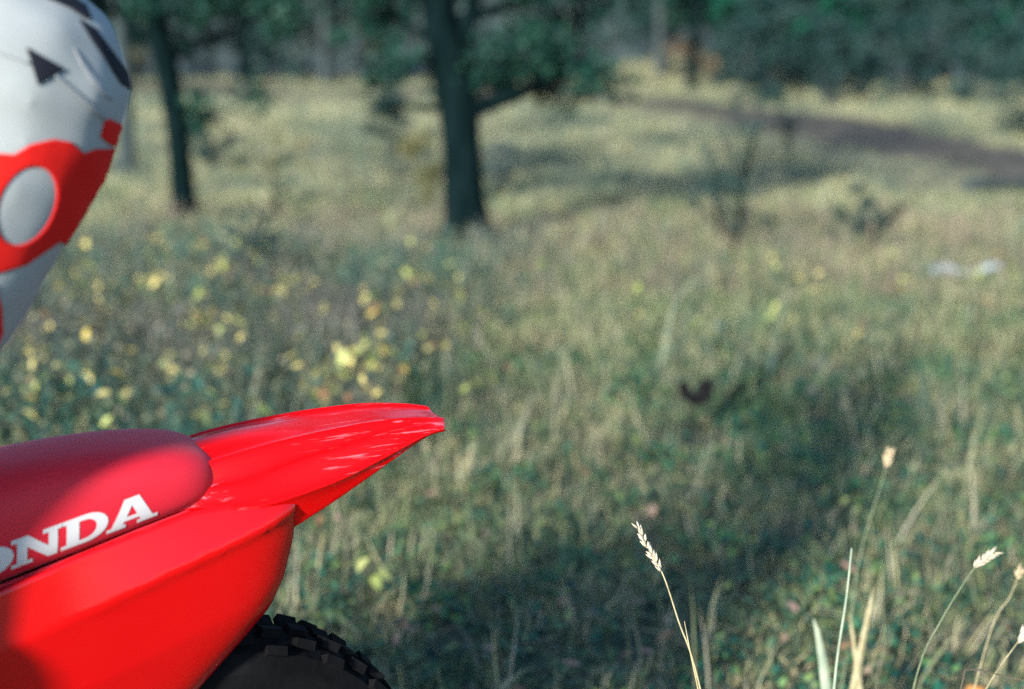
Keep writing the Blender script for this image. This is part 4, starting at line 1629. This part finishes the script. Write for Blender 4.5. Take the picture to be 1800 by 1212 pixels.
def far_bush(px, d, key, s, q, label, group, sz=1.0, name='bush'):
    x = (px - 900) / 2500 * d
    t = empty(name, (x, d, float(height(x, d))), q * 1.7 + px)
    t.scale = (s, s, s * sz)
    o = bpy.data.objects.new('stems', stem_me[q % 2])
    C.objects.link(o)
    o.parent = t
    o = bpy.data.objects.new('leaves', bushes[key][q % 2])
    C.objects.link(o)
    o.parent = t
    tag(t, label, 'bush', group)
    return t


fq = random.Random(41)
ORD = ['first', 'second', 'third', 'fourth', 'fifth', 'sixth', 'seventh', 'eighth', 'ninth', 'tenth', 'eleventh', 'twelfth', 'thirteenth', 'fourteenth', 'fifteenth', 'sixteenth', 'seventeenth', 'eighteenth', 'nineteenth', 'twentieth']
# left wood behind the track
for i, px in enumerate([-60, 20, 90, 150, 215, 385, 430, 505, 575, 640, 700, 742, 900, 960, 1020]):
    far_tree(px + fq.uniform(-12, 12), fq.uniform(50, 60), fq.choice(['bare', 'bare', 'pine']), fq.uniform(.85, 1.25), i, ORD[i] + ' tree from the left in the blurred wood beyond the far track', 'trees of the left wood', grey=i % 3 != 0)
# right wood
far_tree(1330, 42, 'green', 1.15, 0, 'bright green conifer at the top, left edge of the dark right wood', None)
far_tree(1425, 44, 'green', 1.0, 1, 'second green conifer, close to the right of the brightest one', None)
for i, px in enumerate([1150, 1215, 1480, 1540, 1600, 1660, 1715, 1770, 1840, 1910]):
    far_tree(px + fq.uniform(-10, 10), fq.uniform(40, 50), fq.choice(['pine', 'pine', 'green']), fq.uniform(.9, 1.2), i, ORD[i] + ' tree from the left in the dark wood at the upper right', 'trees of the right wood', grey=i % 3 == 0)
# bushes
for i in range(20):
    px = -40 + i * 58 + fq.uniform(-20, 20)
    far_bush(px, fq.uniform(49, 58), fq.choice(['grey', 'grey', 'olive', 'dark']), fq.uniform(1.2, 2.0), i, ORD[i] + ' bush from the left along the foot of the far left wood', 'bushes at the foot of the left wood')
for i in range(14):
    px = 1120 + i * 56 + fq.uniform(-15, 15)
    if 1120 < px < 1260:
        d_, k_ = 50, 'dark'
    else:
        d_, k_ = fq.uniform(33, 42), fq.choice(['dark', 'dark', 'dark', 'dark'])
    far_bush(px, d_, k_, fq.uniform(1.2, 1.9), i, ORD[i] + ' bush from the left along the foot of the right wood', 'bushes at the foot of the right wood')
far_bush(1190, 45.5, 'rust', 1.3, 1, 'rusty low bush on the bank left of the green conifer', None, .6)
far_bush(1275, 44.5, 'rust', 1.2, 0, 'rusty low bush on the bank below the green conifer', None, .5)
far_bush(690, 17.5, 'dark', .55, 0, 'small dark bush in the meadow left of the larger tree', None, .8)
far_bush(1775, 22.5, 'dark', .75, 1, 'dark bush beyond the track at the right edge', None, .35)
far_bush(880, 14.0, 'grey', .40, 0, 'small grey bush right behind the larger trunk', None, .8)
far_bush(370, 17.0, 'dark', .5, 1, 'dark low bush just right of the slim trunk', None, .9)
far_bush(730, 12.5, 'olive', .40, 0, 'olive-brown bush hugging the left of the larger trunk', None, 1.1)
far_bush(1510, 10.4, 'dark', .26, 1, 'dark twiggy bush in the meadow at the right', None, 1.0)

# saplings and logs in the meadow
def sapling(px, py, topx, topy, d, label, rad=.012, mf=None):
    b0 = at(px, py, d)
    g = Vector((b0.x, b0.y, float(height(b0.x, b0.y))))
    e = at(topx, topy, d) - g
    t = empty('sapling', g)
    r = random.Random(int(px))
    mb = MB()
    main = [Vector((0, 0, -.05)), e * .3 + Vector((.02, 0, 0)), e * .65 - Vector((.015, 0, 0)), e]
    mb.tube(main, [rad, rad * .85, rad * .6, rad * .25], 6)
    tips = []
    for k in range(16):
        s = r.uniform(.15, .95)
        pp, rr = grow(e * s, (r.uniform(-1, 1), r.uniform(-1, 1), .8), r.uniform(.15, .38), rad * .45, r, 4)
        mb.tube(pp, rr, 4)
        tips.append(tuple(pp[-1]))
    mb.build('stem', m_bark, t)
    if mf:
        obj('leaves', foliage('leaves', tips + [tuple(e * .8), tuple(e)], 22, .018, int(px), .8, [.08] * (len(tips) + 2)), mf, t)
    tag(t, label, 'sapling')


sapling(1282, 465, 1328, 225, 9.6, 'tall thin dark sapling in the meadow right of the larger tree', .017, m_darkb)
sapling(1262, 440, 1258, 300, 10.2, 'short thin sapling just left of the tall one', .012, m_darkb)
sapling(1382, 300, 1386, 215, 17.0, 'slender sapling near the lower edge of the track', .016, m_darkb)
sapling(482, 440, 484, 245, 11.0, 'slim leafy green sapling between the two dark trunks', .010, m_olive)
sapling(452, 520, 462, 380, 8.0, 'dark thin stalk rising from the yellow weeds below the two trunks', .010, m_darkb)
sapling(1500, 470, 1585, 362, 9.6, 'leaning dark sapling beside the twiggy bush at the right', .014, None)


def log(px0, py0, px1, py1, rad, label, m):
    def gp(px, py):
        q = at(px, py, 1.0) - EYE
        return EYE + q * (-CAM_H / q.z)
    a, b_ = gp(px0, py0), gp(px1, py1)
    a.z = float(height(a.x, a.y)) + rad * .7 + .07
    b_.z = float(height(b_.x, b_.y)) + rad * .7 + .07
    c = a.lerp(b_, .5)
    t = empty('fallen_log', c)
    pts_ = [a.lerp(b_, s) - c + Vector((0, 0, .03 * math.sin(s * 9))) for s in np.linspace(0, 1, 8)]
    MB().tube(pts_, [rad * (1 - .4 * i / 7) for i in range(8)], 10, jitter=.1).build('wood', m, t, sub=1)
    pp, rr = grow(pts_[3], (.8, -.3, .5), rad * 2.6, rad * .4, random.Random(3), 4)
    MB().tube(pp, rr, 6).build('branch_stub', m, t)
    tag(t, label, 'log')


gd = Vector((.72, 5.22, float(height(.72, 5.22)) - .005))
fb = empty('shadow_streak_branch', gd)  # branch shape added to stand in for the forked plant's shadow streak
MB().tube([(0, 0, 0), (.18, .36, .05), (.33, .70, .03), (.50, 1.08, .06), (.60, 1.42, .05)], [.008, .015, .013, .010, .004], 8, jitter=.15).build('wood', m_bark, fb)
for k, (px0, sx) in enumerate(((.2, 1), (.36, -1), (.46, 1))):
    MB().tube([(px0, px0 * 2.1, .05), (px0 + sx * .08, px0 * 2.1 + .10, .10), (px0 + sx * .13, px0 * 2.1 + .24, .11)], [.006, .004, .002], 6).build('twig', m_bark, fb)
tag(fb, 'dark branch-shaped shadow streak trailing back and right from the black forked plant', 'branch')
m_palew = noisy('weathered_wood', (.30, .34, .36), (.45, .48, .48), 8, .85, .2, .01, 20, stretch=(4, 1, 1))
log(1690, 350, 1860, 338, .075, 'dark fallen log in the meadow at the right edge', m_bark2)
log(1635, 510, 1760, 500, .035, 'pale weathered branch lying in the grass at the right', m_palew)
